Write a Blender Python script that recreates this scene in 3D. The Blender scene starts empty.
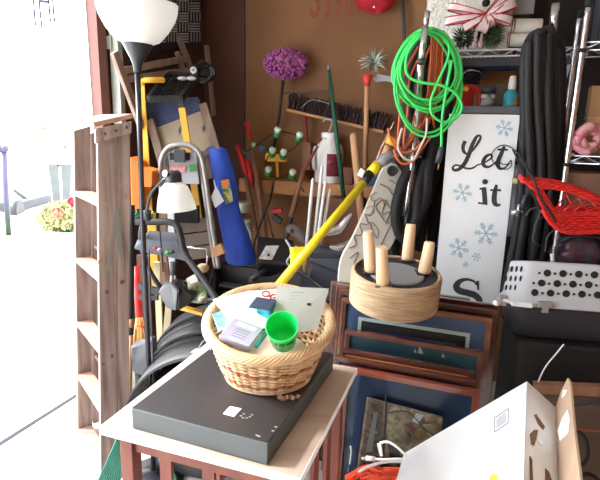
import bpy, bmesh, math, random
from mathutils import Vector as V, Matrix
random.seed(7)
SC = bpy.context.scene
COL = SC.collection
PI = math.pi
def R(d): return math.radians(d)

# ---------------------------------------------------------------- camera model (600 x 480)
CAM = V((0, 0, 1.5)); FPX = 500.0
TH = R(12.5); RO = R(1.4)
FWD = V((0, math.cos(TH), -math.sin(TH)))
_R0 = V((1, 0, 0)); _U0 = V((0, math.sin(TH), math.cos(TH)))
RGT = math.cos(RO)*_R0 + math.sin(RO)*_U0
UPV = -math.sin(RO)*_R0 + math.cos(RO)*_U0
def ray(x, y): return FWD + RGT*((x-300)/FPX) + UPV*((240-y)/FPX)
def at(x, y, Y):
    d = ray(x, y); return CAM + d*(Y/d.y)
def onz(x, y, z):
    d = ray(x, y); return CAM + d*((z-CAM.z)/d.z)
def proj(p):
    d = V(p)-CAM; z = d.dot(FWD); return (300+FPX*d.dot(RGT)/z, 240-FPX*d.dot(UPV)/z)
# room axes: u along the back wall to the right, w into the room
UU = V((math.cos(R(-20)), math.sin(R(-20)), 0)); WW = V((-UU.y, UU.x, 0)); ZZ = V((0, 0, 1))
def W(a, b, z): return UU*a + WW*b + ZZ*z
BACK = 3.1; LEFT = -1.85
def bw(x, y, off=0.0):            # a point this far in front of the back wall
    d = ray(x, y); return CAM + d*((BACK-off-CAM.dot(WW))/d.dot(WW))
def lw(x, y, off=0.0):            # a point this far in front of the left wall
    d = ray(x, y); return CAM + d*((LEFT+off-CAM.dot(UU))/d.dot(UU))

cam_data = bpy.data.cameras.new('camera'); cam = bpy.data.objects.new('camera', cam_data)
COL.objects.link(cam); SC.camera = cam
M3 = Matrix((RGT, UPV, -FWD)).transposed()
cam.matrix_world = Matrix.Translation(CAM) @ M3.to_4x4()
cam_data.sensor_fit = 'HORIZONTAL'; cam_data.sensor_width = 36; cam_data.lens = 36*FPX/600
cam_data.clip_start = 0.02; cam_data.clip_end = 200

# ---------------------------------------------------------------- materials
def lin(c):
    o = []
    for v in c:
        v = v/255.0
        o.append(v/12.92 if v <= .04045 else ((v+.055)/1.055)**2.4)
    return (o[0], o[1], o[2], 1)
def _nodes(name):
    m = bpy.data.materials.new(name); m.use_nodes = True
    nt = m.node_tree; b = nt.nodes['Principled BSDF']
    return m, nt, b
def mat(name, col, rough=.6, metal=0., var=.12, scale=6., bump=0., col2=None, stretch=(1, 1, 1), spec=.5, coat=0., detail=4., bdist=.01, lo=.35, hi=.65, emit=None):
    m, nt, b = _nodes(name)
    c = lin(col)
    tc = nt.nodes.new('ShaderNodeTexCoord'); mp = nt.nodes.new('ShaderNodeMapping')
    mp.inputs['Scale'].default_value = stretch
    nz = nt.nodes.new('ShaderNodeTexNoise'); nz.inputs['Scale'].default_value = scale; nz.inputs['Detail'].default_value = detail
    nt.links.new(tc.outputs['Object'], mp.inputs['Vector']); nt.links.new(mp.outputs[0], nz.inputs['Vector'])
    rp = nt.nodes.new('ShaderNodeValToRGB')
    c2 = lin(col2) if col2 else tuple(min(1, x*(1+var)) for x in c[:3])+(1,)
    c1 = c if col2 else tuple(x*(1-var) for x in c[:3])+(1,)
    rp.color_ramp.elements[0].color = c1; rp.color_ramp.elements[1].color = c2
    rp.color_ramp.elements[0].position = lo; rp.color_ramp.elements[1].position = hi
    nt.links.new(nz.outputs['Fac'], rp.inputs['Fac']); nt.links.new(rp.outputs['Color'], b.inputs['Base Color'])
    b.inputs['Roughness'].default_value = rough; b.inputs['Metallic'].default_value = metal
    b.inputs['Specular IOR Level'].default_value = spec
    if coat: b.inputs['Coat Weight'].default_value = coat; b.inputs['Coat Roughness'].default_value = .08
    if bump:
        bp = nt.nodes.new('ShaderNodeBump'); bp.inputs['Strength'].default_value = bump; bp.inputs['Distance'].default_value = bdist
        nt.links.new(nz.outputs['Fac'], bp.inputs['Height']); nt.links.new(bp.outputs[0], b.inputs['Normal'])
    if emit: b.inputs['Emission Color'].default_value = c; b.inputs['Emission Strength'].default_value = emit
    return m
def wood(name, c1, c2, axis=2, rough=.65, scale=18., bump=.15, coat=0.):
    s = [1, 1, 1]; s[axis] = .06
    return mat(name, c1, rough, 0, 0, scale, bump, c2, tuple(s), coat=coat, bdist=.004, lo=.3, hi=.7)
def pic(name, cols, scale=6., rough=.5, seed=0, stretch=(1, 1, 1)):
    m, nt, b = _nodes(name)
    tc = nt.nodes.new('ShaderNodeTexCoord'); mp = nt.nodes.new('ShaderNodeMapping')
    mp.inputs['Location'].default_value = (seed*3.1, seed*1.7, seed); mp.inputs['Scale'].default_value = stretch
    nz = nt.nodes.new('ShaderNodeTexNoise'); nz.inputs['Scale'].default_value = scale; nz.inputs['Detail'].default_value = 5
    nz.inputs['Distortion'].default_value = .6
    nt.links.new(tc.outputs['Object'], mp.inputs['Vector']); nt.links.new(mp.outputs[0], nz.inputs['Vector'])
    rp = nt.nodes.new('ShaderNodeValToRGB'); el = rp.color_ramp.elements
    n = len(cols)
    while len(el) < n: el.new(.5)
    for i, c in enumerate(cols):
        el[i].position = .3+.4*i/(n-1); el[i].color = lin(c)
    nt.links.new(nz.outputs['Fac'], rp.inputs['Fac']); nt.links.new(rp.outputs['Color'], b.inputs['Base Color'])
    b.inputs['Roughness'].default_value = rough
    return m
def glassy(name, tint=(235, 240, 240), rough=.03, ior=1.5):
    m, nt, b = _nodes(name)
    nt.nodes.remove(b)
    tr = nt.nodes.new('ShaderNodeBsdfTransparent'); gl = nt.nodes.new('ShaderNodeBsdfGlossy'); gl.inputs['Roughness'].default_value = rough
    tr.inputs['Color'].default_value = lin(tint)
    fr = nt.nodes.new('ShaderNodeFresnel'); fr.inputs['IOR'].default_value = ior
    mx = nt.nodes.new('ShaderNodeMixShader'); out = [n for n in nt.nodes if n.type == 'OUTPUT_MATERIAL'][0]
    nt.links.new(fr.outputs[0], mx.inputs[0]); nt.links.new(tr.outputs[0], mx.inputs[1]); nt.links.new(gl.outputs[0], mx.inputs[2])
    nt.links.new(mx.outputs[0], out.inputs['Surface'])
    return m

# ---------------------------------------------------------------- geometry
def spline(pts, n=8, closed=False):
    pts = [V(p) for p in pts]; o = []
    N = len(pts); rng = N if closed else N-1
    for i in range(rng):
        if closed: a, b, c, d = pts[(i-1) % N], pts[i], pts[(i+1) % N], pts[(i+2) % N]
        else: a, b, c, d = pts[max(i-1, 0)], pts[i], pts[i+1], pts[min(i+2, N-1)]
        for k in range(n):
            t = k/n; t2 = t*t; t3 = t2*t
            o.append(.5*((2*b)+(c-a)*t+(2*a-5*b+4*c-d)*t2+(3*b-a-3*c+d)*t3))
    if not closed: o.append(pts[-1])
    return o
class MB:
    def __init__(s): s.bm = bmesh.new()
    def _f(s, vs, sm):
        try:
            f = s.bm.faces.new(vs); f.smooth = sm
        except ValueError: pass
    def tube(s, pts, r, n=8, closed=False, flat=1.0, upv=None):
        pts = [V(p) for p in pts]; N = len(pts)
        rs = r if isinstance(r, (list, tuple)) else [r]*N
        if len(rs) != N: rs = [rs[0]+(rs[-1]-rs[0])*i/(N-1) for i in range(N)]
        tg = []
        for i in range(N):
            if closed: t = pts[(i+1) % N]-pts[(i-1) % N]
            else: t = pts[min(i+1, N-1)]-pts[max(i-1, 0)]
            tg.append(t.normalized() if t.length > 1e-9 else V((0, 0, 1)))
        nrm = V(upv) if upv else (V((0, 0, 1)) if abs(tg[0].z) < .9 else V((1, 0, 0)))
        rings = []
        for i in range(N):
            t = tg[i]; nrm = nrm - t*nrm.dot(t)
            if nrm.length < 1e-6: nrm = t.orthogonal()
            nrm.normalize(); b = t.cross(nrm)
            rings.append([s.bm.verts.new(pts[i]+(nrm*math.cos(2*PI*k/n)*flat+b*math.sin(2*PI*k/n))*rs[i]) for k in range(n)])
        for i in range(N if closed else N-1):
            A, B = rings[i], rings[(i+1) % N]
            for k in range(n): s._f((A[k], A[(k+1) % n], B[(k+1) % n], B[k]), n > 4)
        if not closed:
            s._f(rings[0][::-1], False); s._f(rings[-1], False)
        return s
    def beam(s, p0, p1, w, h, up=(0, 0, 1), w1=None, h1=None):
        p0, p1 = V(p0), V(p1); t = (p1-p0).normalized(); up = V(up)
        x = t.cross(up)
        if x.length < 1e-5: x = t.orthogonal()
        x.normalize(); y = x.cross(t)
        w1 = w if w1 is None else w1; h1 = h if h1 is None else h1
        vs = []
        for p, ww, hh in ((p0, w, h), (p1, w1, h1)):
            for a, b in ((-1, -1), (1, -1), (1, 1), (-1, 1)):
                vs.append(s.bm.verts.new(p+x*a*ww/2+y*b*hh/2))
        for q in ((3, 2, 1, 0), (4, 5, 6, 7), (0, 1, 5, 4), (1, 2, 6, 5), (2, 3, 7, 6), (3, 0, 4, 7)):
            s._f([vs[i] for i in q], False)
        return s
    def box(s, c, d, ax=None, taper=1.0):
        c = V(c); X, Y, Z = ax if ax else (V((1, 0, 0)), V((0, 1, 0)), V((0, 0, 1)))
        vs = []
        for k in (-1, 1):
            tp = 1 if k < 0 else taper
            for a, b in ((-1, -1), (1, -1), (1, 1), (-1, 1)):
                vs.append(s.bm.verts.new(c+X*a*d[0]/2*tp+Y*b*d[1]/2*tp+Z*k*d[2]/2))
        for q in ((3, 2, 1, 0), (4, 5, 6, 7), (0, 1, 5, 4), (1, 2, 6, 5), (2, 3, 7, 6), (3, 0, 4, 7)):
            s._f([vs[i] for i in q], False)
        return s
    def lathe(s, prof, c=(0, 0, 0), ax=(0, 0, 1), n=28, sx=1., sy=1., xdir=None, smooth=True, cap=True):
        c = V(c); Z = V(ax).normalized(); X = V(xdir) if xdir else (V((1, 0, 0)) if abs(Z.x) < .9 else V((0, 1, 0)))
        X = (X-Z*X.dot(Z)).normalized(); Y = Z.cross(X); rings = []
        for r, z in prof:
            rings.append([s.bm.verts.new(c+Z*z+X*r*sx*math.cos(2*PI*k/n)+Y*r*sy*math.sin(2*PI*k/n)) for k in range(n)])
        for A, B in zip(rings, rings[1:]):
            for k in range(n): s._f((A[k], A[(k+1) % n], B[(k+1) % n], B[k]), smooth)
        if cap:
            s._f(rings[0][::-1], False); s._f(rings[-1], False)
        return s
    def ball(s, c, r, n=14, ax=None):
        c = V(c); r = (r, r, r) if not isinstance(r, (tuple, list)) else r
        X, Y, Z = ax if ax else (V((1, 0, 0)), V((0, 1, 0)), V((0, 0, 1)))
        m = max(4, n//2); rings = []
        top = s.bm.verts.new(c+Z*r[2]); bot = s.bm.verts.new(c-Z*r[2])
        for i in range(1, m):
            p = PI*i/m
            rings.append([s.bm.verts.new(c+X*r[0]*math.sin(p)*math.cos(2*PI*k/n)+Y*r[1]*math.sin(p)*math.sin(2*PI*k/n)+Z*r[2]*math.cos(p)) for k in range(n)])
        for k in range(n):
            s._f((top, rings[0][k], rings[0][(k+1) % n]), True); s._f((bot, rings[-1][(k+1) % n], rings[-1][k]), True)
        for A, B in zip(rings, rings[1:]):
            for k in range(n): s._f((A[k], B[k], B[(k+1) % n], A[(k+1) % n]), True)
        return s
    def prism(s, pts, vec, smooth=False):
        pts = [V(p) for p in pts]; vec = V(vec)
        A = [s.bm.verts.new(p) for p in pts]; B = [s.bm.verts.new(p+vec) for p in pts]
        s._f(A[::-1], False); s._f(B, False); n = len(pts)
        for k in range(n): s._f((A[k], A[(k+1) % n], B[(k+1) % n], B[k]), smooth)
        return s
    def grid(s, fn, nu, nv, thick=None, smooth=True):
        A = [[s.bm.verts.new(fn(i/nu, j/nv)) for j in range(nv+1)] for i in range(nu+1)]
        for i in range(nu):
            for j in range(nv): s._f((A[i][j], A[i+1][j], A[i+1][j+1], A[i][j+1]), smooth)
        if thick is not None:
            t = V(thick)
            B = [[s.bm.verts.new(v.co+t) for v in row] for row in A]
            for i in range(nu):
                for j in range(nv): s._f((B[i][j], B[i][j+1], B[i+1][j+1], B[i+1][j]), smooth)
            ed = [(0, j) for j in range(nv+1)]+[(i, nv) for i in range(1, nu+1)]+[(nu, j) for j in range(nv-1, -1, -1)]+[(i, 0) for i in range(nu-1, 0, -1)]
            for k in range(len(ed)):
                (i, j), (p, q) = ed[k], ed[(k+1) % len(ed)]
                s._f((A[i][j], A[p][q], B[p][q], B[i][j]), False)
        return s
    def ribbon(s, pts, ws, o, X, Y, N, th=.0015):
        """a brush stroke: 2D points in the plane (o, X, Y), raised along N"""
        n = len(pts)
        if not isinstance(ws, (list, tuple)): ws = [ws]*n
        if len(ws) != n: 
            q = ws; ws = [q[min(int(i/(n-1)*(len(q)-1)), len(q)-2)]*(1-((i/(n-1)*(len(q)-1)) % 1 if i < n-1 else 1))+q[min(int(i/(n-1)*(len(q)-1)), len(q)-2)+1]*((i/(n-1)*(len(q)-1)) % 1 if i < n-1 else 1) for i in range(n)]
        L = []; Rr = []
        for i in range(n):
            a, b = pts[max(i-1, 0)], pts[min(i+1, n-1)]
            dx, dy = b[0]-a[0], b[1]-a[1]; l = math.hypot(dx, dy) or 1
            nx, ny = -dy/l, dx/l; w = ws[i]/2
            L.append(o+X*(pts[i][0]+nx*w)+Y*(pts[i][1]+ny*w)+N*th); Rr.append(o+X*(pts[i][0]-nx*w)+Y*(pts[i][1]-ny*w)+N*th)
        vl = [s.bm.verts.new(p) for p in L]; vr = [s.bm.verts.new(p) for p in Rr]
        ul = [s.bm.verts.new(p-N*th*.9) for p in L]; ur = [s.bm.verts.new(p-N*th*.9) for p in Rr]
        for i in range(n-1):
            s._f((vr[i], vr[i+1], vl[i+1], vl[i]), False)
            s._f((vl[i], vl[i+1], ul[i+1], ul[i]), False); s._f((ur[i], ur[i+1], vr[i+1], vr[i]), False)
        return s
    def build(s, name, m, parent=None, local=False, bevel=0., subd=0):
        bm = s.bm
        if not local or parent is None: bmesh.ops.recalc_face_normals(bm, faces=bm.faces[:])
        else: bmesh.ops.recalc_face_normals(bm, faces=bm.faces[:])
        me = bpy.data.meshes.new(name); o = bpy.data.objects.new(name, me); COL.objects.link(o)
        if parent is None:
            xs = [v.co for v in bm.verts]
            lo = V((min(p[i] for p in xs) for i in range(3))); hi = V((max(p[i] for p in xs) for i in range(3)))
            c = V(((lo.x+hi.x)/2, (lo.y+hi.y)/2, lo.z))
            bmesh.ops.translate(bm, vec=-c, verts=bm.verts[:]); o.location = c
        else:
            o.parent = parent
            if not local:
                wl = V((0, 0, 0)); q = parent
                while q: wl += q.location; q = q.parent
                bmesh.ops.translate(bm, vec=-wl, verts=bm.verts[:])
        bm.to_mesh(me); bm.free(); me.materials.append(m)
        if bevel:
            md = o.modifiers.new('bevel', 'BEVEL'); md.width = bevel; md.segments = 2; md.limit_method = 'ANGLE'
        if subd:
            md = o.modifiers.new('subd', 'SUBSURF'); md.levels = subd; md.render_levels = subd
        return o
def tag(o, label, cat, group=None, kind=None):
    o['label'] = label; o['category'] = cat
    if group: o['group'] = group
    if kind: o['kind'] = kind
    return o
def thing(name, loc, label, cat, group=None, rotz=0):
    o = bpy.data.objects.new(name, None); COL.objects.link(o); o.empty_display_size = .1
    o.location = V(loc); o.rotation_euler = (0, 0, rotz)
    return tag(o, label, cat, group)
def struct(name, mb, m, **k):
    o = mb.build(name, m, **k); o['kind'] = 'structure'; return o
def text_mesh(name, txt, size, m, parent, o, X, Y, th=.001, shear=0., off=0.):
    cu = bpy.data.curves.new(name, 'FONT'); cu.body = txt; cu.size = size; cu.extrude = th; cu.shear = shear; cu.offset = off
    ob = bpy.data.objects.new('t', cu); COL.objects.link(ob)
    dg = bpy.context.evaluated_depsgraph_get()
    me = bpy.data.meshes.new_from_object(ob.evaluated_get(dg)); bpy.data.objects.remove(ob)
    me.name = name; N = X.cross(Y)
    for v in me.vertices: v.co = X*v.co.x+Y*v.co.y+N*v.co.z
    q = bpy.data.objects.new(name, me); COL.objects.link(q); me.materials.clear(); me.materials.append(m)
    if parent:
        q.parent = parent; q.location = V(o)-parent.location
    else: q.location = V(o)
    return q
# ---------------------------------------------------------------- shared materials
M_conc = mat('concrete', (196, 190, 184), .9, var=.08, scale=5, bump=.1)
M_drive = mat('driveway_concrete', (226, 222, 216), .9, var=.05, scale=3)
M_joint = mat('joint_dark', (40, 40, 46), .9)
M_ply = mat('plywood_wall', (118, 80, 48), .8, col2=(138, 97, 61), scale=3, stretch=(1, 1, .5), bump=.05)
M_brownwall = mat('stained_wall', (66, 40, 34), .75, col2=(82, 50, 40), scale=5, stretch=(3, 3, .3))
M_jamb = wood('jamb_wood', (104, 66, 60), (124, 82, 72), 2)
M_pine = wood('pine_board', (160, 108, 62), (184, 130, 80), 0)
M_ceil = mat('ceiling_board', (200, 194, 186), .9)
M_galv = mat('galvanised', (176, 184, 172), .45, .6, scale=20)
M_chrome = mat('chrome', (200, 202, 206), .22, .95, var=.04)
M_alu = mat('dull_aluminium', (150, 148, 146), .45, .7, var=.1)
M_black = mat('black_plastic', (25, 25, 29), .45, var=.15)
M_blackm = mat('black_matt', (20, 20, 23), .8, var=.2)
M_dgrey = mat('dark_grey_plastic', (54, 56, 62), .5)
M_grey = mat('grey_plastic', (150, 152, 158), .5)
M_lgrey = mat('light_grey_plastic', (202, 204, 208), .45, var=.03)
M_white = mat('white_paint', (236, 236, 234), .5, var=.02)
M_paper = mat('white_paper', (240, 240, 240), .8, var=.02)
M_handle = wood('handle_wood', (186, 138, 98), (206, 160, 118), 2, scale=30)
M_hdark = wood('aged_handle_wood', (120, 82, 64), (146, 102, 78), 2, scale=30)
M_red = mat('red_plastic', (196, 36, 40), .45)
M_green = mat('green_plastic', (40, 130, 60), .5)
M_dgreen = mat('dark_green_metal', (22, 84, 66), .5)
M_yellow = mat('yellow_paint', (240, 218, 40), .4, var=.05)
M_yellow2 = mat('amber_paint', (222, 168, 50), .5)
M_orange = mat('orange_plastic', (236, 116, 34), .5)
M_blue = mat('blue_nylon', (30, 70, 180), .6, var=.2, scale=10, bump=.3)
M_steel = mat('dark_steel', (84, 82, 84), .5, .6, var=.2)
M_ink = mat('dark_print', (58, 58, 62), .8, var=.15, scale=20)

# ---------------------------------------------------------------- room
def slab(a0, a1, b0, b1, z0, z1, mb=None):
    mb = mb or MB()
    return mb.box(W((a0+a1)/2, (b0+b1)/2, (z0+z1)/2), (a1-a0, b1-b0, z1-z0), (UU, WW, ZZ))
struct('floor', slab(-2.03, 1.7, -2.4, 3.2, -.12, 0), M_conc)
struct('wall_back', slab(-1.9, 1.7, BACK, BACK+.1, 0, 2.5), M_ply)
struct('wall_left', slab(LEFT-.05, LEFT, 2.09, BACK, 0, 2.5), M_brownwall)
struct('front_light_block', slab(-1.9, 1.7, -2.4, -2.3, 0, 2.5), M_ply)  # unseen wall added behind the camera to block light from there
struct('wall_right', slab(1.6, 1.7, -2.4, BACK, 0, 2.5), M_ply)
struct('ceiling', slab(-2.03, 1.7, -2.4, 3.2, 2.5, 2.6), M_ceil)
struct('trim_1', slab(LEFT-.05, LEFT, -2.4, 2.09, 2.28, 2.5), M_jamb)          # door header
struct('trim_2', slab(LEFT-.05, LEFT+.012, 2.09, 2.15, 0, 2.28), M_jamb)       # door jamb
struct('trim_3', slab(-2.058, -2.03, -2.4, 2.6, -.12, .002), M_joint)          # expansion joint
struct('driveway', slab(-16, -2.054, -8, 12, -.12, -.002), M_drive)
# batten over the plywood seam
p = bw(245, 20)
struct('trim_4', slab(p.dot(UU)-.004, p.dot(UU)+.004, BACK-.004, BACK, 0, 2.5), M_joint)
struct('trim_6', slab(LEFT+.001, p.dot(UU)-.004, BACK-.003, BACK, 0, 2.5), mat('corner_shade_ply', (76, 47, 36), .8, col2=(90, 57, 44), scale=3, stretch=(1, 1, .5)))  # sheet left of the seam, coloured darker to deepen the corner shade
# long ledge on the back wall
pl = bw(240, 178, .16); pr = bw(402, 190, .16)
zt = (pl.z+pr.z)/2+.004
a0 = pl.dot(UU); a1 = pr.dot(UU)+.25
struct('trim_5', slab(a0, a1, BACK-.17, BACK, zt-.085, zt), M_pine)
LEDGE = zt
# galvanised door track
t = thing('door_track', W(LEFT+.045, 2.18, 0), 'galvanised vertical garage door track beside the brown door jamb', 'track')
mb = MB()
mb.box(W(LEFT+.045, 2.165, 1.13), (.05, .006, 2.26), (UU, WW, ZZ)); mb.box(W(LEFT+.068, 2.18, 1.13), (.006, .03, 2.26), (UU, WW, ZZ)); mb.box(W(LEFT+.022, 2.18, 1.13), (.006, .03, 2.26), (UU, WW, ZZ))
mb.build('rail', M_galv, t)
for z in (.5, 1.2, 1.9):
    MB().box(W(LEFT+.021, 2.175, z), (.036, .05, .06), (UU, WW, ZZ)).build('bracket', M_galv, t)

# painted letters on the plywood, only their feet in the frame
M_fred = mat('faded_red_paint', (132, 66, 46), .85, var=.2, scale=30)
o = bw(309, 17, .003); 
q = text_mesh('painted_lettering', 'STRIN', .30, M_fred, None, o, UU.copy(), ZZ.copy(), .0008, .12, .004)
q.scale = (.5, .5, 1)
tag(q, 'faded red stencilled capital letters high on the plywood wall', 'lettering')

# ---------------------------------------------------------------- outside
M_lawn = mat('lawn_green', (150, 190, 110), .95, var=.2, scale=30)
M_leaf = pic('leaf_green', [(104, 120, 70), (150, 152, 100), (176, 150, 122)], 30, .8)
M_house = mat('pale_siding', (235, 235, 238), .8)
M_roof = mat('pale_roof', (200, 200, 205), .9)
M_wing = mat('window_glass', (176, 180, 196), .3)
M_teal = mat('teal_plastic', (120, 160, 172), .5)
M_violet = mat('violet_metal', (66, 58, 86), .4, .3)
tag(slab(-12, -5.2, 3.6, 5.6, -.06, .03).build('lawn', M_lawn), 'short green grass beyond the driveway', 'grass', kind='stuff')
h = thing('house', onz(20, 131, 0)*1, 'pale house with small windows far across the street', 'house')
hc = V((-13.0, 22, 0)); hc = V((-13.0, 22, 0)); h.location = hc
MB().box(hc+V((0, 0, 1.5)), (9, 5, 3.4)).build('wall', M_house, h)
MB().prism([hc+V((-4.8, -2.8, 3.2)), hc+V((-4.8, 2.8, 3.2)), hc+V((-4.8, 0, 4.6))], (9.6, 0, 0)).build('roof', M_roof, h)
for px in (13, 22, 30):
    c = at(px, 114, 19.45); MB().box(c, (.35, .08, .75)).build('window', M_wing, h)
def leafball(c, r, n, seed, ls=.05):
    rd = random.Random(seed); mb = MB()
    for i in range(n):
        d = V((rd.gauss(0, 1), rd.gauss(0, 1), rd.gauss(0, 1))).normalized()*rd.uniform(.5, 1)
        p = c+V((d.x*r[0], d.y*r[1], d.z*r[2]))
        a = V((rd.gauss(0, 1), rd.gauss(0, 1), rd.gauss(0, 1))).normalized(); b = a.orthogonal()
        mb.prism([p-a*ls, p+b*ls*.4, p+a*ls, p-b*ls*.4], a.cross(b)*ls*.08)
    return mb
s = thing('shrub', at(52, 131, 16), 'pale green shrub by the far house', 'shrub'); s.location.z = 0
leafball(V((s.location.x, 16, 1.1)), (.7, .4, 1.1), 460, 3, .14).build('foliage', mat('pale_leaf', (196, 216, 178), .8, var=.06), s)
# planter of flowers
pc = onz(72, 262, 0); pc = V((pc.x, pc.y, 0))
t = thing('flower_planter', pc, 'teal bucket planter overflowing with yellow-green flowering plants on the driveway', 'planter')
MB().lathe([(.13, 0), (.17, .33), (.185, .34), (.185, .37), (.165, .37), (.15, .3)], pc, n=24).build('bucket', M_teal, t)
leafball(pc+V((-.08, 0, .5)), (.24, .2, .2), 420, 5, .045).build('foliage', M_leaf, t)
M_rf = mat('red_petals', (120, 10, 30), .6)
leafball(at(73, 202, pc.y-.1), (.05, .05, .05), 40, 6, .03).build('blossom', M_rf, t)
leafball(at(57, 212, pc.y-.2), (.05, .05, .08), 60, 6, .03).build('blossom', mat('peach_petals', (150, 104, 80), .6), t)
# sawhorse
M_sawh = mat('slate_grey_plastic', (72, 74, 74), .6)
d0 = onz(60, 207, 0); Y = d0.y
t = thing('sawhorse', V((d0.x, d0.y, 0)), 'grey folding plastic sawhorse standing out on the bright driveway', 'sawhorse')
for (x0, x1, x2, x3) in ((48, 57, 60, 53.5), (61, 71, 69, 62.5)):
    a, b, c, d = at(x0, 164, Y), at(x1, 164, Y), at(x2, 206, Y-.1), at(x3, 206, Y-.1)
    MB().prism([a, b, c, d], (0, .05, 0)).build('leg', M_sawh, t)
MB().box(at(60, 165.5, Y+.06), (.3, .06, .05)).build('top_rail', M_sawh, t)
MB().box(at(60, 177, Y+.0), (.1, .03, .1)).build('crossbar', M_lgrey, t)
# utility trailer
Y = 9.0; c = at(12, 205, Y)
t = thing('utility_trailer', V((c.x, c.y, 0)), 'low grey utility trailer parked beyond the driveway', 'trailer')
MB().box(at(8, 203, Y), (1.0, 1.2, .18)).build('bed', mat('trailer_grey', (50, 52, 58), .6), t)
MB().beam(at(14, 190, Y), at(34, 204, Y), .05, .05).build('tongue', M_steel, t)
MB().lathe([(.2, -.06), (.2, .06)], at(17, 212, Y-.7), (1, .2, 0), 20).build('wheel', M_black, t)
# violet post
Y = 6.5; g = onz(5, 200, 0)
t = thing('garden_post', V((at(5, 195, Y).x, Y, 0)), 'slim violet garden post topped with two knobs at the picture edge', 'post')
MB().tube([at(4, 151, Y), at(6, 195, Y), V((at(6.5, 215, Y).x, Y, 0))], .035).build('shaft', M_violet, t)
for px in (1, 5): MB().ball(at(px, 149, Y), .05).build('knob', M_violet, t)
# wind chime under the eave
Y = 2.35
t = thing('wind_chime', at(45, 2, Y), 'violet metal wind chime hanging in the bright doorway', 'wind chime')
MB().beam(at(38.5, 1, Y), at(48.5, 2, Y), .008, .012).build('crossbar', M_violet, t)
for x0, x1, y1 in ((32.5, 35.5, 26), (37.5, 42, 29), (48, 50.5, 22), (52, 54.5, 22)):
    top = at(x0, -12, Y); MB().tube([V((top.x, top.y, 2.5)) if x0 in (37.5, 48) else top, at((x0+x1)/2, 8, Y), at(x1, y1, Y)], .004).build('tube', M_violet, t)
MB().beam(at(32, -12, Y), at(53, -11, Y), .01, .012).build('hanger', M_violet, t)

# ---------------------------------------------------------------- light
wd = bpy.data.worlds.new('world'); SC.world = wd; wd.use_nodes = True
bg = wd.node_tree.nodes['Background']; bg.inputs[0].default_value = (.86, .93, 1.0, 1); bg.inputs[1].default_value = 6.0
sl = bpy.data.lights.new('sun', 'SUN'); so = bpy.data.objects.new('sun', sl); COL.objects.link(so)
sl.energy = 7.0; sl.angle = R(12); sl.color = (1, .98, .95)
sd = (UU*1.0+WW*.25).normalized()*math.cos(R(44))-ZZ*math.sin(R(44))
so.rotation_euler = sd.to_track_quat('-Z', 'Y').to_euler(); so.location = (-4, 0, 6)
SC.view_settings.view_transform = 'Standard'; SC.view_settings.look = 'None'
SC.view_settings.exposure = 0.62; SC.view_settings.gamma = 1.0; SC.view_settings.use_curve_mapping = False
# ================================================================ stepladder
M_lad = wood('weathered_wood', (100, 82, 76), (168, 148, 140), 2, .8, 34, .2)
M_ladt = wood('weathered_tread', (150, 112, 98), (184, 146, 130), 0, .75, 26, .2)
M_smear = mat('grey_paint_smear', (122, 122, 116), .8)
rf = V((-1.088, 2.22, 0)); rn = V((-.835, 1.885, 0))
rdir = (rf-rn).normalized(); ddir = V((-rdir.y, rdir.x, 0)); ddir = ddir if ddir.x > 0 else -ddir
lean = V((.085, 0, 1.5))/1.5
def LP(s, d, z):                     # along rung (0 near, 1 far), depth, height
    base = rn.lerp(rf, s)
    k = z/1.5
    nar = rdir*((.5-s)*.04*k)
    return base+nar+ddir*d+V((lean.x*z, lean.y*z, z))
t = thing('stepladder', rn, 'weathered folded wooden stepladder standing in the bright doorway', 'ladder')
for s in (0, 1):
    mb = MB()
    th = rdir*(.024 if s == 0 else -.024)
    lo = [LP(s, 0, 0), LP(s, .068, 0)]; hi = [LP(s, .068, 1.49), LP(s, 0, 1.47)]
    mb.prism(lo+hi, th).build('front_rail', M_lad, t, bevel=.002)
    mb = MB(); mb.prism([LP(s, .073, .03), LP(s, .118, .03), LP(s, .122, 1.475), LP(s, .073, 1.46)], th).build('rear_rail', M_lad, t, bevel=.002)
for z in (.02, .315, .585, .895, 1.2):
    a = LP(0, .033, z)+rdir*.024; b = LP(1, .033, z)-rdir*.024
    MB().beam(a, b, .066, .022).build('step', M_ladt, t, bevel=.002)
for z in (.4, .95):
    MB().beam(LP(0, .095, z)+rdir*.024, LP(1, .095, z)-rdir*.024, .03, .015).build('rear_slat', M_lad, t)
ca, cb = LP(0, .055, 1.512)-rdir*.015, LP(1, .055, 1.512)+rdir*.015
tl = ddir*math.cos(R(14))+ZZ*math.sin(R(14)); nn = rdir.cross(tl); nn = nn if nn.z > 0 else -nn
MB().box((ca+cb)/2+ZZ*.004, ((cb-ca).length, .15, .018), (rdir, tl, nn)).build('top_cap', M_ladt, t, bevel=.002)
mb = MB(); mb.prism([LP(0, -.012, 1.43), LP(0, .12, 1.47), LP(0, .122, 1.515), LP(0, -.012, 1.482)], -rdir*.02).build('cap_cleat', M_lad, t, bevel=.002)
for d, z in ((.02, 1.465), (.06, 1.478), (.1, 1.49)): MB().ball(LP(0, d, z)-rdir*.021, (.006, .006, .006), 8).build('bolt', M_steel, t)
def lpx(x, y):                        # near rail face by picture point
    d = ray(x, y); n = rdir; p = LP(0, .05, (1.2)); return CAM+d*((p-CAM).dot(n)/d.dot(n))-rdir*.001
sm = [(115, 207), (119, 209), (119, 222), (122, 240), (124, 262), (121, 264), (118, 245), (116, 232), (113, 250), (109, 270), (104, 274), (105, 268), (109, 252), (112, 236), (113, 222)]
MB().prism([lpx(*q) for q in sm], -rdir*.0012).build('paint_smear', M_smear, t)
M_sm2 = mat('tan_paint_smear', (150, 130, 108), .8)
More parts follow.
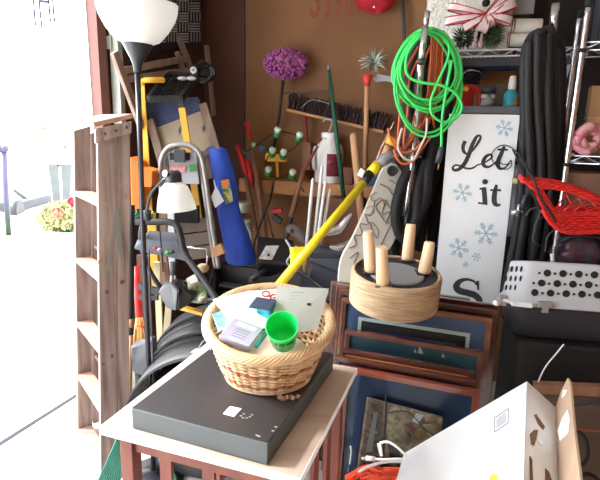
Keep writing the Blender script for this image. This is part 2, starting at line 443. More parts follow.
for (x, y, r) in ((108, 246, .006), (110, 231, .009), (106, 205, .006), (125, 196, .008), (120, 185, .006), (108, 165, .005), (112, 150, .004), (126, 150, .005), (101, 262, .012)):
    p = lpx(x, y); MB().lathe([(r, 0), (r, .001)], p, -rdir, 10, sx=1, sy=1.6).build('paint_spot', M_sm2, t)
M_knot = mat('knot_brown', (92, 68, 58), .8)
for (x, y, r) in ((107, 292, .009), (122, 282, .009), (112, 356, .008), (103, 364, .007)):
    MB().lathe([(r, 0), (r*.8, .0008)], lpx(x, y), -rdir, 12).build('knot', M_knot, t)

# ================================================================ floor lamp
M_pole = mat('black_lamp_metal', (46, 48, 54), .3, .3, var=.05)
M_shade = mat('white_glass_shade', (246, 247, 246), .35, var=.01)
M_shade.node_tree.nodes['Principled BSDF'].inputs['Transmission Weight'].default_value = .0

_nt = M_shade.node_tree; _tl = _nt.nodes.new('ShaderNodeBsdfTranslucent'); _tl.inputs[0].default_value = (.93, .94, .93, 1)
_mx = _nt.nodes.new('ShaderNodeMixShader'); _mx.inputs[0].default_value = .55
_nt.links.new(_nt.nodes['Principled BSDF'].outputs[0], _mx.inputs[1]); _nt.links.new(_tl.outputs[0], _mx.inputs[2])
_nt.links.new(_mx.outputs[0], [n for n in _nt.nodes if n.type == 'OUTPUT_MATERIAL'][0].inputs['Surface'])
LY = 1.9; lb = at(149.5, 380, LY); lx = lb.x
t = thing('floor_lamp', (lx, LY, 0), 'black torchiere floor lamp with large upturned white bowl and small reading light', 'lamp')
MB().lathe([(.13, 0), (.13, .012), (.05, .03), (.014, .045)], (lx, LY, 0)).build('base', M_pole, t)
ptop = at(137.5, 68, LY)
MB().tube([V((lx, LY, .03)), V((lx, LY, 1.0)), ptop], .0105, 12).build('pole', M_pole, t)
MB().tube(spline([at(149, 250, LY-.012), at(150.5, 300, LY-.02), at(152.5, 340, LY-.02), at(153.5, 380, LY-.02), V((lx+.02, LY-.02, .03))], 6), .0035, 6).build('cord', M_pole, t)
axs = V((.05, -.02, 1)).normalized()
c0 = at(137.5, 70, LY)
MB().lathe([(.0125, -.01), (.016, .015), (.024, .035), (.058, .095), (.058, .1)], c0, axs, 28).build('socket_cone', M_pole, t)
prof = [(a*.915, b) for a, b in [(.05, .085), (.085, .1), (.118, .135), (.143, .175), (.152, .205), (.154, .228), (.150, .228), (.138, .178), (.114, .142), (.08, .108), (.02, .1)]]
MB().lathe(prof, c0, axs, 40).build('shade', M_shade, t)
c1 = at(147, 215, LY)
MB().lathe([(.015, -.02), (.015, .02)], c1, n=14).build('arm_clamp', M_pole, t)
MB().tube(spline([c1, at(147.5, 208, LY-.02), at(151, 194, LY-.035), at(160, 183, LY-.05), at(168, 177, LY-.05)], 8), .0055, 8).build('reading_arm', M_pole, t)
ra = at(172.5, 170.5, LY-.05); rb = at(177, 212, LY-.05); rax = (ra-rb).normalized()
MB().lathe([(.028, -.05), (.031, -.045), (.031, -.012), (.02, 0)], ra, rax, 20).build('reading_cap', M_pole, t)
MB().lathe([(.012, 0), (.012, .012)], at(167, 174, LY-.075), (-.5, -.8, .3), 12).build('switch', M_chrome, t)
MB().lathe([(.03, -.042), (.05, -.062), (.062, -.095), (.070, -.13), (.073, -.147), (.070, -.147), (.058, -.095), (.03, -.05)], ra, rax, 32).build('reading_shade', M_shade, t)

# ================================================================ side table
M_top = mat('pale_laminate', (172, 152, 136), .45, col2=(188, 168, 152), scale=4, stretch=(.3, 4, 1))
M_topedge = mat('white_edge_band', (232, 228, 226), .5, var=.02)
M_tleg = wood('red_brown_wood', (100, 46, 34), (122, 62, 46), 2, .45, 20, .05)
TC = V((.013, .975, 0)); tu = V((math.cos(R(-18.8)), math.sin(R(-18.8)), 0)); tw = V((-tu.y, tu.x, 0)); TX = (tu, tw, ZZ)
TWd, TDp, TZ = .545, .568, .74
def TP(a, b, z): return TC+tu*a+tw*b+ZZ*z      # a from -.545..0 , b 0...568
t = thing('side_table', TP(-TWd/2, TDp/2, 0), 'small red-brown side table with pale top under the black case', 'table')
MB().box(TP(-TWd/2, TDp/2, TZ-.011), (TWd, TDp, .022), TX).build('tabletop', M_top, t, bevel=.002)
mb = MB()
for (a, b, dx, dy) in ((-TWd/2, -.001, TWd, .002), (.001, TDp/2, .002, TDp), (-TWd-.001, TDp/2, .002, TDp)): mb.box(TP(a, b, TZ-.011), (dx, dy, .021), TX)
mb.build('edge_band', M_topedge, t)
zl = TZ-.022
for a in (-TWd+.055, -.05):
    for b in (.045, TDp-.05):
        MB().box(TP(a, b, zl/2), (.038, .038, zl), TX).build('leg', M_tleg, t, bevel=.002)
for b in (.045, TDp-.05): MB().box(TP(-TWd/2, b, zl-.028), (TWd-.143, .018, .055), TX).build('apron', M_tleg, t)
for a in (-TWd+.055, -.05): MB().box(TP(a, TDp/2, zl-.028), (.018, TDp-.133, .055), TX).build('apron', M_tleg, t)
for a in (-TWd+.055, -.05):
    for k in range(3 if a > -.3 else 0): MB().box(TP(a, .15+.135*k, zl*.5+.05), (.012, .05, zl-.16), TX).build('slat', M_tleg, t)
    MB().box(TP(a, TDp/2, .14), (.018, TDp-.133, .04), TX).build('stretcher', M_tleg, t)
for k in range(3): MB().box(TP(-TWd+.165+.125*k, .045, zl*.5+.05), (.034, .012, zl-.17), TX).build('slat', M_tleg, t)
MB().box(TP(-TWd/2, .045, .14), (TWd-.143, .018, .04), TX).build('stretcher', M_tleg, t)

# ================================================================ black case on the table
M_case = mat('black_leatherette', (46, 43, 45), .42, var=.08, scale=3, bump=.06)
M_caseside = mat('grey_case_side', (74, 80, 82), .5, var=.06)
ca_ = R(-20.5); cu_ = V((math.cos(ca_), math.sin(ca_), 0)); cw_ = V((-cu_.y, cu_.x, 0)); CX = (cu_, cw_, ZZ)
CC = V((-.062, 1.012, 0)); CWd, CDp = .380, .512
def CP(a, b, z): return CC+cu_*a+cw_*b+ZZ*z
t = thing('flat_case', CP(-CWd/2, CDp/2, TZ), 'flat black case with grey sides lying on the pale tabletop', 'case')
MB().box(CP(-CWd/2, CDp/2, .7692), (CWd, CDp, .0575), CX).build('body', M_caseside, t, bevel=.003)
MB().box(CP(-CWd/2, CDp/2, .7988), (CWd-.004, CDp-.004, .0022), CX).build('cover', M_case, t)
M_scuff = mat('scuff_grey', (150, 148, 148), .7)
def cpx(x, y): return onz(x, y, .8)
MB().prism([cpx(223, 414), cpx(230, 406.5), cpx(241.5, 409), cpx(234, 417)], (0, 0, .0012)).build('sticker', M_paper, t)
for (x, y) in ((241, 416), (244, 414), (247, 418), (250, 417), (243, 418), (252, 415)):
    p = cpx(x, y); MB().box(p+ZZ*.0004, (.006, .003, .0008), CX).build('scuff', M_scuff, t)
for (x, y) in ((257, 435.5), (259, 436.5), (273, 431), (276, 427)): MB().box(cpx(x, y)+ZZ*.0004, (.007, .004, .0008), CX).build('scuff', M_scuff, t)
# paper tag on its string near the case
tg = thing('paper_tag', cpx(200, 349), 'small white paper tag on a short string at the left edge of the case', 'tag')
MB().prism([cpx(191, 352.5), cpx(196, 349), cpx(202, 350.5), cpx(199, 354)], (0, 0, .0015)).build('card', M_paper, tg)
MB().tube(spline([cpx(198, 350)+ZZ*.003, cpx(203, 345)+ZZ*.012, cpx(207, 344)+ZZ*.014, cpx(210, 348)+ZZ*.006, cpx(211, 351)+ZZ*.003], 6), .0018, 6).build('string', M_grey, tg)
# crumpled dried leaf sticking out under the basket
mb = MB()
for i in range(14):
    p = cpx(278+i*1.6+random.uniform(-1, 1), 401-abs(i-7)*.3+random.uniform(-1.5, 1.5)); a = V((random.gauss(0, 1), random.gauss(0, 1), .3)).normalized(); b = a.orthogonal()
    mb.prism([p-a*.008+ZZ*.006, p+b*.004+ZZ*.008, p+a*.008+ZZ*.006, p-b*.004+ZZ*.004], V((0, 0, .001)))
tag(mb.build('raffia_scrap', mat('raffia_brown', (150, 112, 92), .8)), 'crumpled brown raffia scrap under the front of the wicker basket', 'scrap')

# ================================================================ wicker basket
M_wick = mat('pale_wicker', (196, 160, 118), .6, col2=(224, 192, 150), scale=25, stretch=(1, 1, 1))
M_wickb = mat('brown_wicker', (150, 86, 56), .6, col2=(176, 108, 74), scale=25)
M_stake = mat('wicker_stake', (206, 170, 120), .6)
BC = V((-.083, 1.335, .801)); RB, RT = .116, .173
def brim(th):                       # rim height over the case, higher at the back
    return .124+.088*(.5+.5*math.sin(th))
def bpt(th, t, dr=0.):
    r = RB+(RT-RB)*(t**.8)+dr
    cy = .012*t
    return BC+V((r*math.cos(th), r*math.sin(th)*.98+cy, .006+(brim(th)-.006)*t))
t = thing('wicker_basket', BC, 'round pale wicker basket full of papers sitting on the black case', 'basket')
NS = 36; ROWS = 22
body = MB(); b1 = MB(); b2 = MB()
for k in range(ROWS):
    tt = .05+.87*k/(ROWS-1)
    tgt = b1 if k in (2, 3) else (b2 if k in (10, 11) else body)
    pts = []
    for i in range(NS*4):
        th = 2*PI*i/(NS*4)
        pts.append(bpt(th, tt+.006*math.sin(5*th+k*2), .0045*math.cos(NS/2*th+PI*k)))
    tgt.tube(pts, .0040, 6, closed=True)
body.build('woven_side', M_wick, t)
b1.build('lower_band', M_wickb, t); b2.build('upper_band', M_wickb, t)
mb = MB()
for i in range(NS):
    th = 2*PI*(i+.5)/NS
    mb.tube([bpt(th, q/6) for q in range(7)], .0038, 6)
mb.build('stakes', M_stake, t)
mb = MB(); mb.tube([bpt(2*PI*i/60, .0, .004) for i in range(60)], .0062, 6, closed=True)
mb.lathe([(RB-.005, .002), (RB-.005, .007)], BC, n=40, sy=.98)
mb.build('base', M_wick, t)
mb = MB()
for s in range(9):
    pts = []
    for i in range(160):
        th = 2*PI*i/160; ph = 2*PI*s/9+th*9
        pts.append(bpt(th, .97, 0)+V((math.cos(th), math.sin(th), 0))*(.011*math.cos(ph)+.004)+ZZ*(.011*math.sin(ph)))
    mb.tube(pts, .0048, 6, closed=True)
mb.build('braided_rim', M_wick, t)
# contents
def card(name, q, th, m, label, cat, group=None):
    q = [V(p) for p in q]; n = (q[1]-q[0]).cross(q[2]-q[0]).normalized()
    return tag(MB().prism(q, n*th).build(name, m), label, cat, group)
def bq(*px): return [at(x, y, Y) for (x, y, Y) in px]
M_fill = mat('packing_paper', (206, 190, 170), .9, var=.1, scale=14, bump=.5)
mb = MB(); mb.grid(lambda u, v: BC+V(((.125*u)*math.cos(2*PI*v), (.125*u)*math.sin(2*PI*v), .055+.018*math.sin(9*u+7*v)*u+.03*u*math.sin(2*PI*v))), 8, 32, (0, 0, -.03))
tag(mb.build('packing_paper', M_fill), 'crumpled tan packing paper lining the bottom of the wicker basket', 'paper')
# envelopes and cards
card('envelope', bq((213, 299, 1.34), (250, 290.5, 1.42), (275, 327, 1.32), (238, 331, 1.26)), .003, M_paper, 'large white envelope leaning in the left half of the basket', 'envelope')
card('envelope', bq((247, 291, 1.47), (277, 289, 1.49), (283, 305, 1.44), (262, 306, 1.44)), .003, M_paper, 'white envelope tucked behind the larger one at the basket back', 'envelope')
M_silver = mat('silver_lavender_card', (176, 176, 196), .35, .2)
bx = bq((219, 336, 1.23), (234, 318, 1.29), (263, 328, 1.27), (251, 346, 1.2)); bx[3] = bx[0]+bx[2]-bx[1]
bt = thing('carton', (bx[0]+bx[2])/2, 'flat silver-lavender carton lying at the front left of the basket', 'carton')
n = (bx[1]-bx[0]).cross(bx[2]-bx[0]).normalized(); n = n if n.z < 0 else -n
MB().prism(bx, n*.022).build('body', M_silver, bt, bevel=.001)
MB().prism([bx[0].lerp(bx[1], .72).lerp(bx[3].lerp(bx[2], .72), .2), bx[0].lerp(bx[1], .9).lerp(bx[3].lerp(bx[2], .9), .2), bx[0].lerp(bx[1], .9).lerp(bx[3].lerp(bx[2], .9), .85), bx[0].lerp(bx[1], .72).lerp(bx[3].lerp(bx[2], .72), .85)], -n*.0008).build('label', M_paper, bt)
mb = MB()
for k in (.22, .34, .46, .58):
    a = bx[0].lerp(bx[1], k).lerp(bx[3].lerp(bx[2], k), .3); b = bx[0].lerp(bx[1], k).lerp(bx[3].lerp(bx[2], k), .75); mb.beam(a-n*.0004, b-n*.0004, .0014, .0008, n)
mb.build('print', mat('grey_print', (120, 120, 140), .7), bt)
card('card', bq((212.5, 314, 1.3), (224, 310, 1.33), (231, 324, 1.28), (219, 331, 1.24)), .003, pic('blue_card', [(80, 150, 220), (150, 200, 240), (226, 238, 248)], 20, .5), 'blue and white printed card at the left rim of the basket', 'card')
card('card', bq((222, 334, 1.235), (228, 325, 1.27), (236, 318, 1.3), (226, 320, 1.29)), .002, M_paper, 'small white card between the blue card and silver carton', 'card')
# teal box
c = at(263, 309, 1.37); bt = thing('medicine_box', c-ZZ*.03, 'small teal box with dark lid in the middle of the basket', 'box')
ax2 = (V((.9, -.35, 0)).normalized(), V((.33, .9, .25)).normalized(), V((0, -.25, .95)).normalized())
MB().box(c-ZZ*.008, (.062, .05, .05), ax2).build('body', mat('teal_carton', (20, 132, 170), .4, col2=(70, 190, 210), scale=40), bt)
MB().box(c+ax2[2]*.0185-ax2[1]*0, (.064, .052, .004), ax2).build('lid', mat('navy_carton', (52, 60, 84), .5), bt)
MB().box(c-ax2[1]*.0255-ax2[0]*.018-ZZ*.008, (.02, .002, .046), ax2).build('label', M_paper, bt)
# dark green booklet edge
card('booklet', bq((254, 345, 1.205), (265, 331, 1.26), (268, 333, 1.255), (258, 346, 1.2)), .008, mat('dark_teal_cover', (10, 100, 90), .5), 'narrow dark green booklet beside the green cup', 'booklet')
# wooden ruler and orange scissors
tag(MB().beam(at(249, 299, 1.46), at(271, 296, 1.47), .012, .004).build('ruler', mat('ruler_tan', (196, 170, 110), .6)), 'short tan wooden ruler at the back of the basket', 'ruler')
sc_ = thing('scissors', at(270, 296, 1.45), 'orange-handled scissors at the back rim of the basket', 'scissors')
for dx in (-4, 4):
    c = at(270+dx, 295.5+.4*dx, 1.455); MB().tube([c+V((.011*math.cos(q*PI/5), .004*math.sin(q*PI/5), .007*math.sin(q*PI/5))) for q in range(10)], .003, 6, True).build('handle', mat('orange_red', (226, 80, 44), .5), sc_)
MB().beam(at(274, 297, 1.455), at(284, 305, 1.43), .007, .002).build('blade', M_steel, sc_)
# grey letter
q = bq((276.5, 286, 1.41), (329, 288.5, 1.41), (317, 330, 1.34), (271, 336, 1.32))
lt = thing('letter', q[3], 'grey printed letter card standing upright behind the green cup', 'letter')
n = (q[1]-q[0]).cross(q[3]-q[0]).normalized(); n = n if n.y < 0 else -n
MB().prism(q, -n*.002).build('sheet', mat('grey_card', (186, 190, 184), .7, var=.03), lt)
mb = MB()
for k in range(9):
    f = .12+.075*k
    a = q[0].lerp(q[3], f).lerp(q[1].lerp(q[2], f), .28); b = q[0].lerp(q[3], f).lerp(q[1].lerp(q[2], f), .55-.06*(k % 3)); mb.beam(a+n*.0004, b+n*.0004, .0014, .0006, n)
mb.build('print', mat('faint_print', (150, 152, 150), .8), lt)
a = at(309, 306, 1.38); MB().box(a+n*.003, (.012, .0016, .016)).build('stamp_mark', M_ink, lt)
# green cup
M_cup = mat('bright_green_plastic', (36, 236, 124), .35, var=.03)
cc = at(282, 326.5, 1.225); cax = V((-.03, -.74, .75)).normalized()
cp = thing('cup', cc-cax*.1, 'bright green plastic cup among papers in the basket', 'cup')
MB().lathe([(.034, -.1), (.0425, 0), (.0435, .001), (.0435, .003), (.0408, .003), (.0405, 0), (.033, -.096), (.002, -.096)], cc, cax, 36).build('body', M_cup, cp)
mb = MB(); Xc = V((1, 0, 0)); Yc = cax.cross(Xc).normalized(); 
for i, (an, kind) in enumerate(((-112, 0), (-98, 1), (-90, 2), (-82, 1), (-70, 2), (-60, 1), (-52, 0), (-46, 1))):
    th = R(an); p = cc-cax*.03+(Xc*math.cos(th)+Yc*math.sin(th))*.0402; tx = (-Xc*math.sin(th)+Yc*math.cos(th))
    mb.beam(p-cax*.006, p+cax*.006, .0028, .002, tx.cross(cax))
    if kind: mb.beam(p+cax*.005, p+cax*.005+tx*.005, .0024, .002, tx.cross(cax))
    if kind == 2: mb.beam(p+tx*.005-cax*.006, p+tx*.005+cax*.006, .0024, .002, tx.cross(cax))
mb.build('lettering', mat('dark_green_print', (10, 74, 44), .6), cp)

# ================================================================ stool upside down
M_rope = mat('seagrass_rope', (158, 130, 98), .85, col2=(206, 178, 144), scale=24, stretch=(.5, .5, 7), lo=.3, hi=.7)
M_under = mat('black_dust_cover', (44, 40, 46), .85, var=.2, scale=20, bump=.4)
M_disk = mat('grey_board', (142, 146, 154), .7, var=.05)
M_sleg = wood('pale_beech', (222, 186, 144), (240, 206, 168), 2, .5, 24)
sc0 = at(396.5, 271, 1.79); sax = V((.02, -.13, 1)).normalized()
t = thing('footstool', sc0-sax*.135, 'round rope-wrapped footstool upside down with four pale legs up, on the picture frames', 'stool')
pr = [(.150, -.136), (.162, -.130)]
for k in range(22):
    z = -.125+.0055*k; pr += [(.1665, z-.0024), (.169, z), (.1665, z+.0024)]
pr += [(.163, 0), (.157, .002), (.154, -.004)]
SK = 1.79/1.85*1.02
pr = [(a*SK, b*SK) for a, b in pr]
MB().lathe(pr, sc0, sax, 48, cap=False).lathe([(.001, -.1315), (.145, -.1315)], sc0, sax, 48, cap=False).build('rope_side', M_rope, t)
MB().lathe([(.149, -.006), (.124, -.012), (.1, -.014), (.095, -.02), (.001, -.02)], sc0, sax, 48, cap=False).build('dust_cover', M_under, t)
MB().lathe([(.102, -.016), (.102, -.008), (.095, -.006)], sc0, sax, 48).build('centre_board', M_disk, t)
for (xb, yb, xt, yt, dY) in ((371, 272, 368, 231, .075), (383, 285, 381.5, 247, -.085), (407, 260, 411, 224, .09), (424, 273, 430, 242, -.03)):
    # leg base on the underside
    d = ray(xb, yb); pb = CAM+d*((sc0-sax*.006-CAM).dot(sax)/d.dot(sax))
    out = (pb-sc0); out -= sax*out.dot(sax); out.normalize()
    ptp = at(xt, yt, pb.y+out.y*.02)
    lg = MB().tube([pb, pb.lerp(ptp, .1), pb.lerp(ptp, .93), ptp], [.0232, .0232, .0200, .0170], 18).build('leg', M_sleg, t)
    MB().box(pb+sax*.003, (.06, .05, .004), (V((1, 0, 0)), sax.cross(V((1, 0, 0))), sax)).build('mount_plate', M_steel, t)
# ================================================================ back wall: tools
def bws(pts, off): return [bw(x, y, off if not isinstance(off, (list, tuple)) else off[i]) for i, (x, y) in enumerate(pts)]
def seglerp(a, b, n): return [a+(b-a)*i/(n-1) for i in range(n)]
# duster
c = bw(286, 63, .13); t = thing('dust_mop', bw(274, 150, .05), 'fluffy magenta dust mop head up against the plywood wall', 'mop')
rd = random.Random(2); mb = MB(); mb.ball(c, (.12, .06, .075), 16)
for i in range(330):
    d = V((rd.gauss(0, 1), rd.gauss(0, 1), rd.gauss(0, 1))).normalized(); p = c+V((d.x*.118, d.y*.06, d.z*.075)); q = p+V((d.x, d.y, d.z-.2))*.022
    mb.tube([p, q], [.009, .006], 5)
mb.build('fibre_head', mat('magenta_chenille', (160, 84, 140), .9, var=.2, scale=40), t)
MB().box(c-V((0, .066, -.01)), (.05, .012, .03)).build('clip', M_dgrey, t)
MB().tube([bw(283.5, 76, .12), bw(279, 118, .08), bw(273, 152, .04)], .009, 8).build('pole', M_black, t)
# green pole + wire
t = thing('garden_stake', bw(343, 205, .2), 'dark green metal pole leaning behind the white jug', 'pole')
MB().tube([bw(329, 70, .17), bw(336, 130, .2), bw(344.5, 205, .23)], [.010, .013, .014], 8).build('pole', M_dgreen, t)
MB().tube([bw(328.6, 70, .17), bw(328.4, 65, .17)], .006, 6).build('tip', M_grey, t)
tag(MB().tube(spline(bws([(283, 93), (300, 92.5), (315, 91), (329, 89.5)], .06), 5), .005, 6).build('chain', M_steel), 'thin dark chain strung level below the magenta mop', 'chain')
# push broom
t = thing('push_broom', bw(306, 180, .04), 'push broom hung bristles-up across the back wall', 'broom')
A = bw(288, 110, .11); B = bw(384, 132, .11); MB().beam(A, B, .05, .016).build('block', M_pine, t)
d = (B-A).normalized(); upb = (ZZ-d*ZZ.dot(d)).normalized(); mb = MB(); rd = random.Random(4)
for i in range(420):
    f = rd.random(); p = A.lerp(B, f)+WW*rd.uniform(-.022, .022)+upb*.01
    mb.tube([p, p+upb*rd.uniform(.05, .10)+d*rd.uniform(-.022, .022)+WW*rd.uniform(-.012, .012)], [.0045, .003], 4)
mb.build('bristles', mat('dark_bristle', (52, 34, 34), .9, var=.2), t)
MB().tube(bws([(305, 112), (306.5, 142), (307, 178)], [.09, .06, .03]), .011, 8).build('handle', mat('dull_red_paint', (132, 40, 34), .6), t)
MB().tube(spline([bw(301, 108, .16), bw(312, 100, .17), bw(330, 104, .17)], 6), .0025, 5).build('loose_wire', M_grey, t)
# wire claw weeder
t = thing('claw_rake', bw(365, 168, .1), 'long wooden-handled claw with splayed steel tines and red collar', 'rake')
MB().tube(bws([(367, 84), (365.3, 168)], [.15, .17]), .0145, 10).build('handle', M_handle, t)
MB().tube(bws([(367.5, 75), (367, 86)], .15), [.03, .016], 12).build('collar', mat('red_orange_plastic', (214, 62, 44), .5), t)
c = bw(374, 62, .16); rd = random.Random(9); 
for i in range(26):
    an = rd.uniform(0, 2*PI); l = rd.uniform(.055, .085); e = c+V((math.cos(an)*l*1.15, rd.uniform(-.05, .02), math.sin(an)*l))
    MB().tube([bw(369+rd.uniform(0, 8), 64+rd.uniform(-3, 6), .15), c.lerp(e, .5)+V((0, -.015, .006)), e], [.0055, .0045, .0025], 5).build('tine', M_galv, t)
tag(MB().prism(bws([(373, 79), (377, 74), (383, 75), (396, 78), (396, 83), (385, 81), (376, 82)], .12), WW*.01).build('trowel_blade', M_grey), 'small grey trowel blade hanging beside the red collar', 'trowel')
# plain wooden handle
t = thing('shovel_handle', bw(364, 240, .32), 'thick pale wooden shovel handle standing right of the white jug', 'handle')
MB().tube(bws([(353, 133), (353.6, 136), (357, 170), (364, 240)], [.28, .28, .3, .34]), [.011, .0215, .0225, .0235], 12).build('shaft', M_handle, t)
# red cap
t = thing('red_cap', bw(375, 15, .12), 'red cap hung at the top of the plywood wall', 'cap')
def capf(u, v):
    a = 2*PI*v; r = math.sin(u*PI/2); c = bw(376, 2, .1); 
    return c+V((math.cos(a)*r*.115*(1+.1*math.sin(3*a)), math.sin(a)*r*.08, -.085*math.cos(u*PI/2)*(1+.1*math.cos(2*a+1))+.03))
MB().grid(capf, 8, 24).build('crown', mat('red_cloth', (176, 22, 42), .8, var=.15, scale=12, bump=.2), t)
MB().ball(bw(374, 7, .19), .006, 8).build('button', M_white, t)
tag(MB().tube(bws([(402.5, -8), (404, 30), (405.5, 75), (407, 130)], .05), .0105, 8).build('steel_rod', M_dgrey), 'slim dark steel rod hanging left of the green cord coil', 'rod')
# lopper with red handles
t = thing('lopping_shears', bw(252, 180, .19), 'red-handled lopping shears behind the ledge at the left wall corner', 'shears')
for P in ([(236.5, 145), (243, 162), (247, 176)], [(247, 160), (250, 170), (252.5, 184)]):
    MB().tube(bws(P, .2), [.012, .02, .014], 8).build('handle', M_red, t)
MB().prism(bws([(240, 150), (247, 157), (256, 160), (249, 152)], .21), WW*.008).build('blade', M_steel, t)
def handle_tool(name, pts, offs, rs, cols, label, cat, head=None):
    t = thing(name, bw(pts[-1][0], pts[-1][1], offs[-1]), label, cat)
    P = bws(pts, offs)
    for i, m in enumerate(cols):
        MB().tube([P[i], P[i+1]], rs if not isinstance(rs, (list, tuple)) else [rs[i], rs[i+1]], 10).build('grip' if i == 0 else 'shaft', m, t)
    if head: head(t)
    return t
handle_tool('garden_hoe', [(246, 122), (251, 139), (268, 258)], [.19, .2, .34], [.013, .0155, .016], [M_red, M_hdark], 'red-gripped garden tool with weathered wood shaft at the left of the ledge', 'tool')
handle_tool('garden_rake', [(240, 150), (245, 172), (262, 262)], [.18, .19, .3], [.016, .016, .016], [M_hdark, M_hdark], 'plain brown handle nearest the corner, passing in front of the ledge', 'tool')
handle_tool('garden_fork', [(255, 165), (259, 188), (277, 258)], [.185, .2, .34], [.017, .0165, .015], [M_hdark, M_hdark], 'worn brown handle between the red tool and the yellow sprinkler', 'tool')
handle_tool('spade', [(318, 146), (303, 171), (291, 217), (284, 246)], [.24, .25, .29, .32], [.008, .013, .017, .015], [mat('rusty_red', (126, 60, 50), .7), M_hdark, M_steel], 'slanting spade with rusty red neck in front of the ledge', 'spade')
tag(MB().box(bw(307.5, 156, .05), (.055, .06, .17), (UU, WW, ZZ)).build('wood_block', M_hdark), 'upright brown wood block on the ledge just left of the jug', 'block')
tag(MB().box(bw(349, 177, .09), (.06, .06, .12), (UU, WW, ZZ)).build('seed_box', mat('dull_brown_card', (120, 74, 60), .8)), 'little brown carton on the ledge just right of the jug', 'box')
# string lights
t = thing('string_lights', bw(275, 140, .2), 'string of green flower lights draped over the tools by the ledge', 'lights')
BL = [(253.5, 146), (277, 133), (299, 138), (272, 153), (283, 155), (268, 172), (292, 175)]
MB().tube(spline(bws([(246, 152), (254, 147), (266, 138), (277, 132), (288, 133), (299, 137), (296, 146), (283, 154), (272, 152), (266, 162), (268, 172), (278, 178), (292, 176), (304, 192)], .23), 6), .004, 5).build('wire', M_blackm, t)
M_bulb = mat('frosted_bulb', (200, 220, 200), .4)
for i, (x, y) in enumerate(BL):
    c = bw(x, y, .24); k = .6 if i == 0 else 1
    b = MB().ball(c-ZZ*.006, (.024*k, .024*k, .026*k), 10).build('flower', mat('leaf_green_metal', (46, 120, 50), .4) if i == 0 else bpy.data.materials['leaf_green_metal'], t)
    MB().lathe([(.012*k, 0), (.022*k, .02*k), (.019*k, .034*k), (.004, .036*k)], c+V((0, -.01, 0)), (.2, -.5, .8), 10).build('bulb', M_bulb, b)
tag(MB().ball(bw(262, 149, .23), .022, 14).build('float_ball', mat('teal_ball', (50, 100, 120), .4)), 'dark teal ball hanging among the green flower lights', 'ball')
t = thing('lawn_sprinkler', bw(277, 177, .19), 'yellow lawn sprinkler hung above the ledge among the lights', 'sprinkler')
MB().beam(bw(265.5, 157, .19), bw(287, 157.5, .19), .03, .055).build('body', M_yellow2, t, bevel=.012)
MB().tube(bws([(277, 161), (277.5, 177)], .19), .009, 8).build('stem', M_yellow2, t)
MB().tube(bws([(268, 150), (272, 146)], .19), .011, 8).build('nozzle', M_dgrey, t)
# jug
jc = bw(328, 187, .095); jc.z = LEDGE+.001
t = thing('detergent_jug', jc, 'big white plastic jug with a wine-red label on the ledge', 'jug')
MB().lathe([(.08, 0), (.086, .008), (.087, .19), (.08, .225), (.05, .255), (.046, .26), (.046, .272), (.05, .273), (.05, .298), (.044, .304), (.01, .304)], jc, n=30).build('bottle', M_white, t)
MB().lathe([(.051, .274), (.052, .276), (.052, .299), (.046, .306), (.01, .306)], jc, n=30).build('cap', M_white, t)
mb = MB(); fA = math.atan2(-jc.y, -jc.x)
mb.grid(lambda u, v: jc+V((.0885*math.cos(fA-.15+1.25*u), .0885*math.sin(fA-.15+1.25*u), .045+.135*v)), 10, 2)
mb.build('label', pic('wine_label', [(96, 26, 44), (130, 40, 56), (110, 30, 50), (150, 80, 90)], 30, .6), t)
MB().tube([jc+V((-.085, -.03, .22)), jc+V((-.10, -.05, .16)), jc+V((-.088, -.04, .08))], .012, 8).build('handle', M_white, t)
# glass hook above jug
tag(MB().tube(spline(bws([(323, 122), (326, 119), (332, 120), (331, 127), (328, 134), (325, 139)], .14), 5), .006, 6).build('wire_hook', M_grey), 'twisted grey wire hook hanging just above the jug cap', 'hook')
# below the ledge
t = thing('hose_nozzle', bw(278, 222, .3), 'red and black trigger nozzle hanging below the ledge', 'nozzle')
MB().beam(bw(272, 211, .3), bw(283, 210, .3), .03, .03).build('trigger', M_red, t, bevel=.006)
MB().beam(bw(273, 216, .3), bw(281, 222, .3), .025, .035).build('body', M_black, t)
tag(MB().tube(spline(bws([(274, 181), (270, 200), (262, 220), (254, 245), (256, 258)], .36), 5), .006, 6).build('rubber_strap', M_blackm), 'thin black rubber strap dangling in front of the wooden handles', 'strap')
t = thing('grey_clog', bw(300, 245, .45), 'rounded dusty grey garden clog below the ledge', 'clog')
mb = MB(); mb.tube(spline([bw(288, 229, .45), bw(294, 230, .45), bw(300, 235, .45), bw(306, 241, .45)], 4), [.034]*2+[.042]*9+[.03]*2, 12, flat=.7); mb.build('shell', mat('dusty_grey', (128, 120, 116), .8), t)
MB().ball(bw(291.5, 230.5, .5), .012, 8).build('rivet', M_steel, t)
tag(MB().box(bw(346, 222, .22), (.2, .2, .3), (UU, WW, ZZ)).build('carton', mat('brown_carton', (112, 70, 52), .8)), 'brown carton standing under the ledge behind the silver arms', 'carton')
# little stack of grey tins near the blue bag
for i, (x, y) in enumerate(((243, 207), (245, 224))):
    c = bw(x, y, .35); tag(MB().lathe([(.045, -.03), (.047, .03), (.04, .034)], c, n=18).build('paint_tin', M_galv), ('grey paint tin, the upper of two beside the blue bag' if i == 0 else 'grey paint tin, the lower of two beside the blue bag'), 'tin')
tag(MB().tube(spline(bws([(238, 228), (246, 226), (251, 236), (248, 250), (242, 262)], .45), 6), .009, 6).build('cable', M_grey), 'loose grey cable loop right of the blue bag', 'cable')

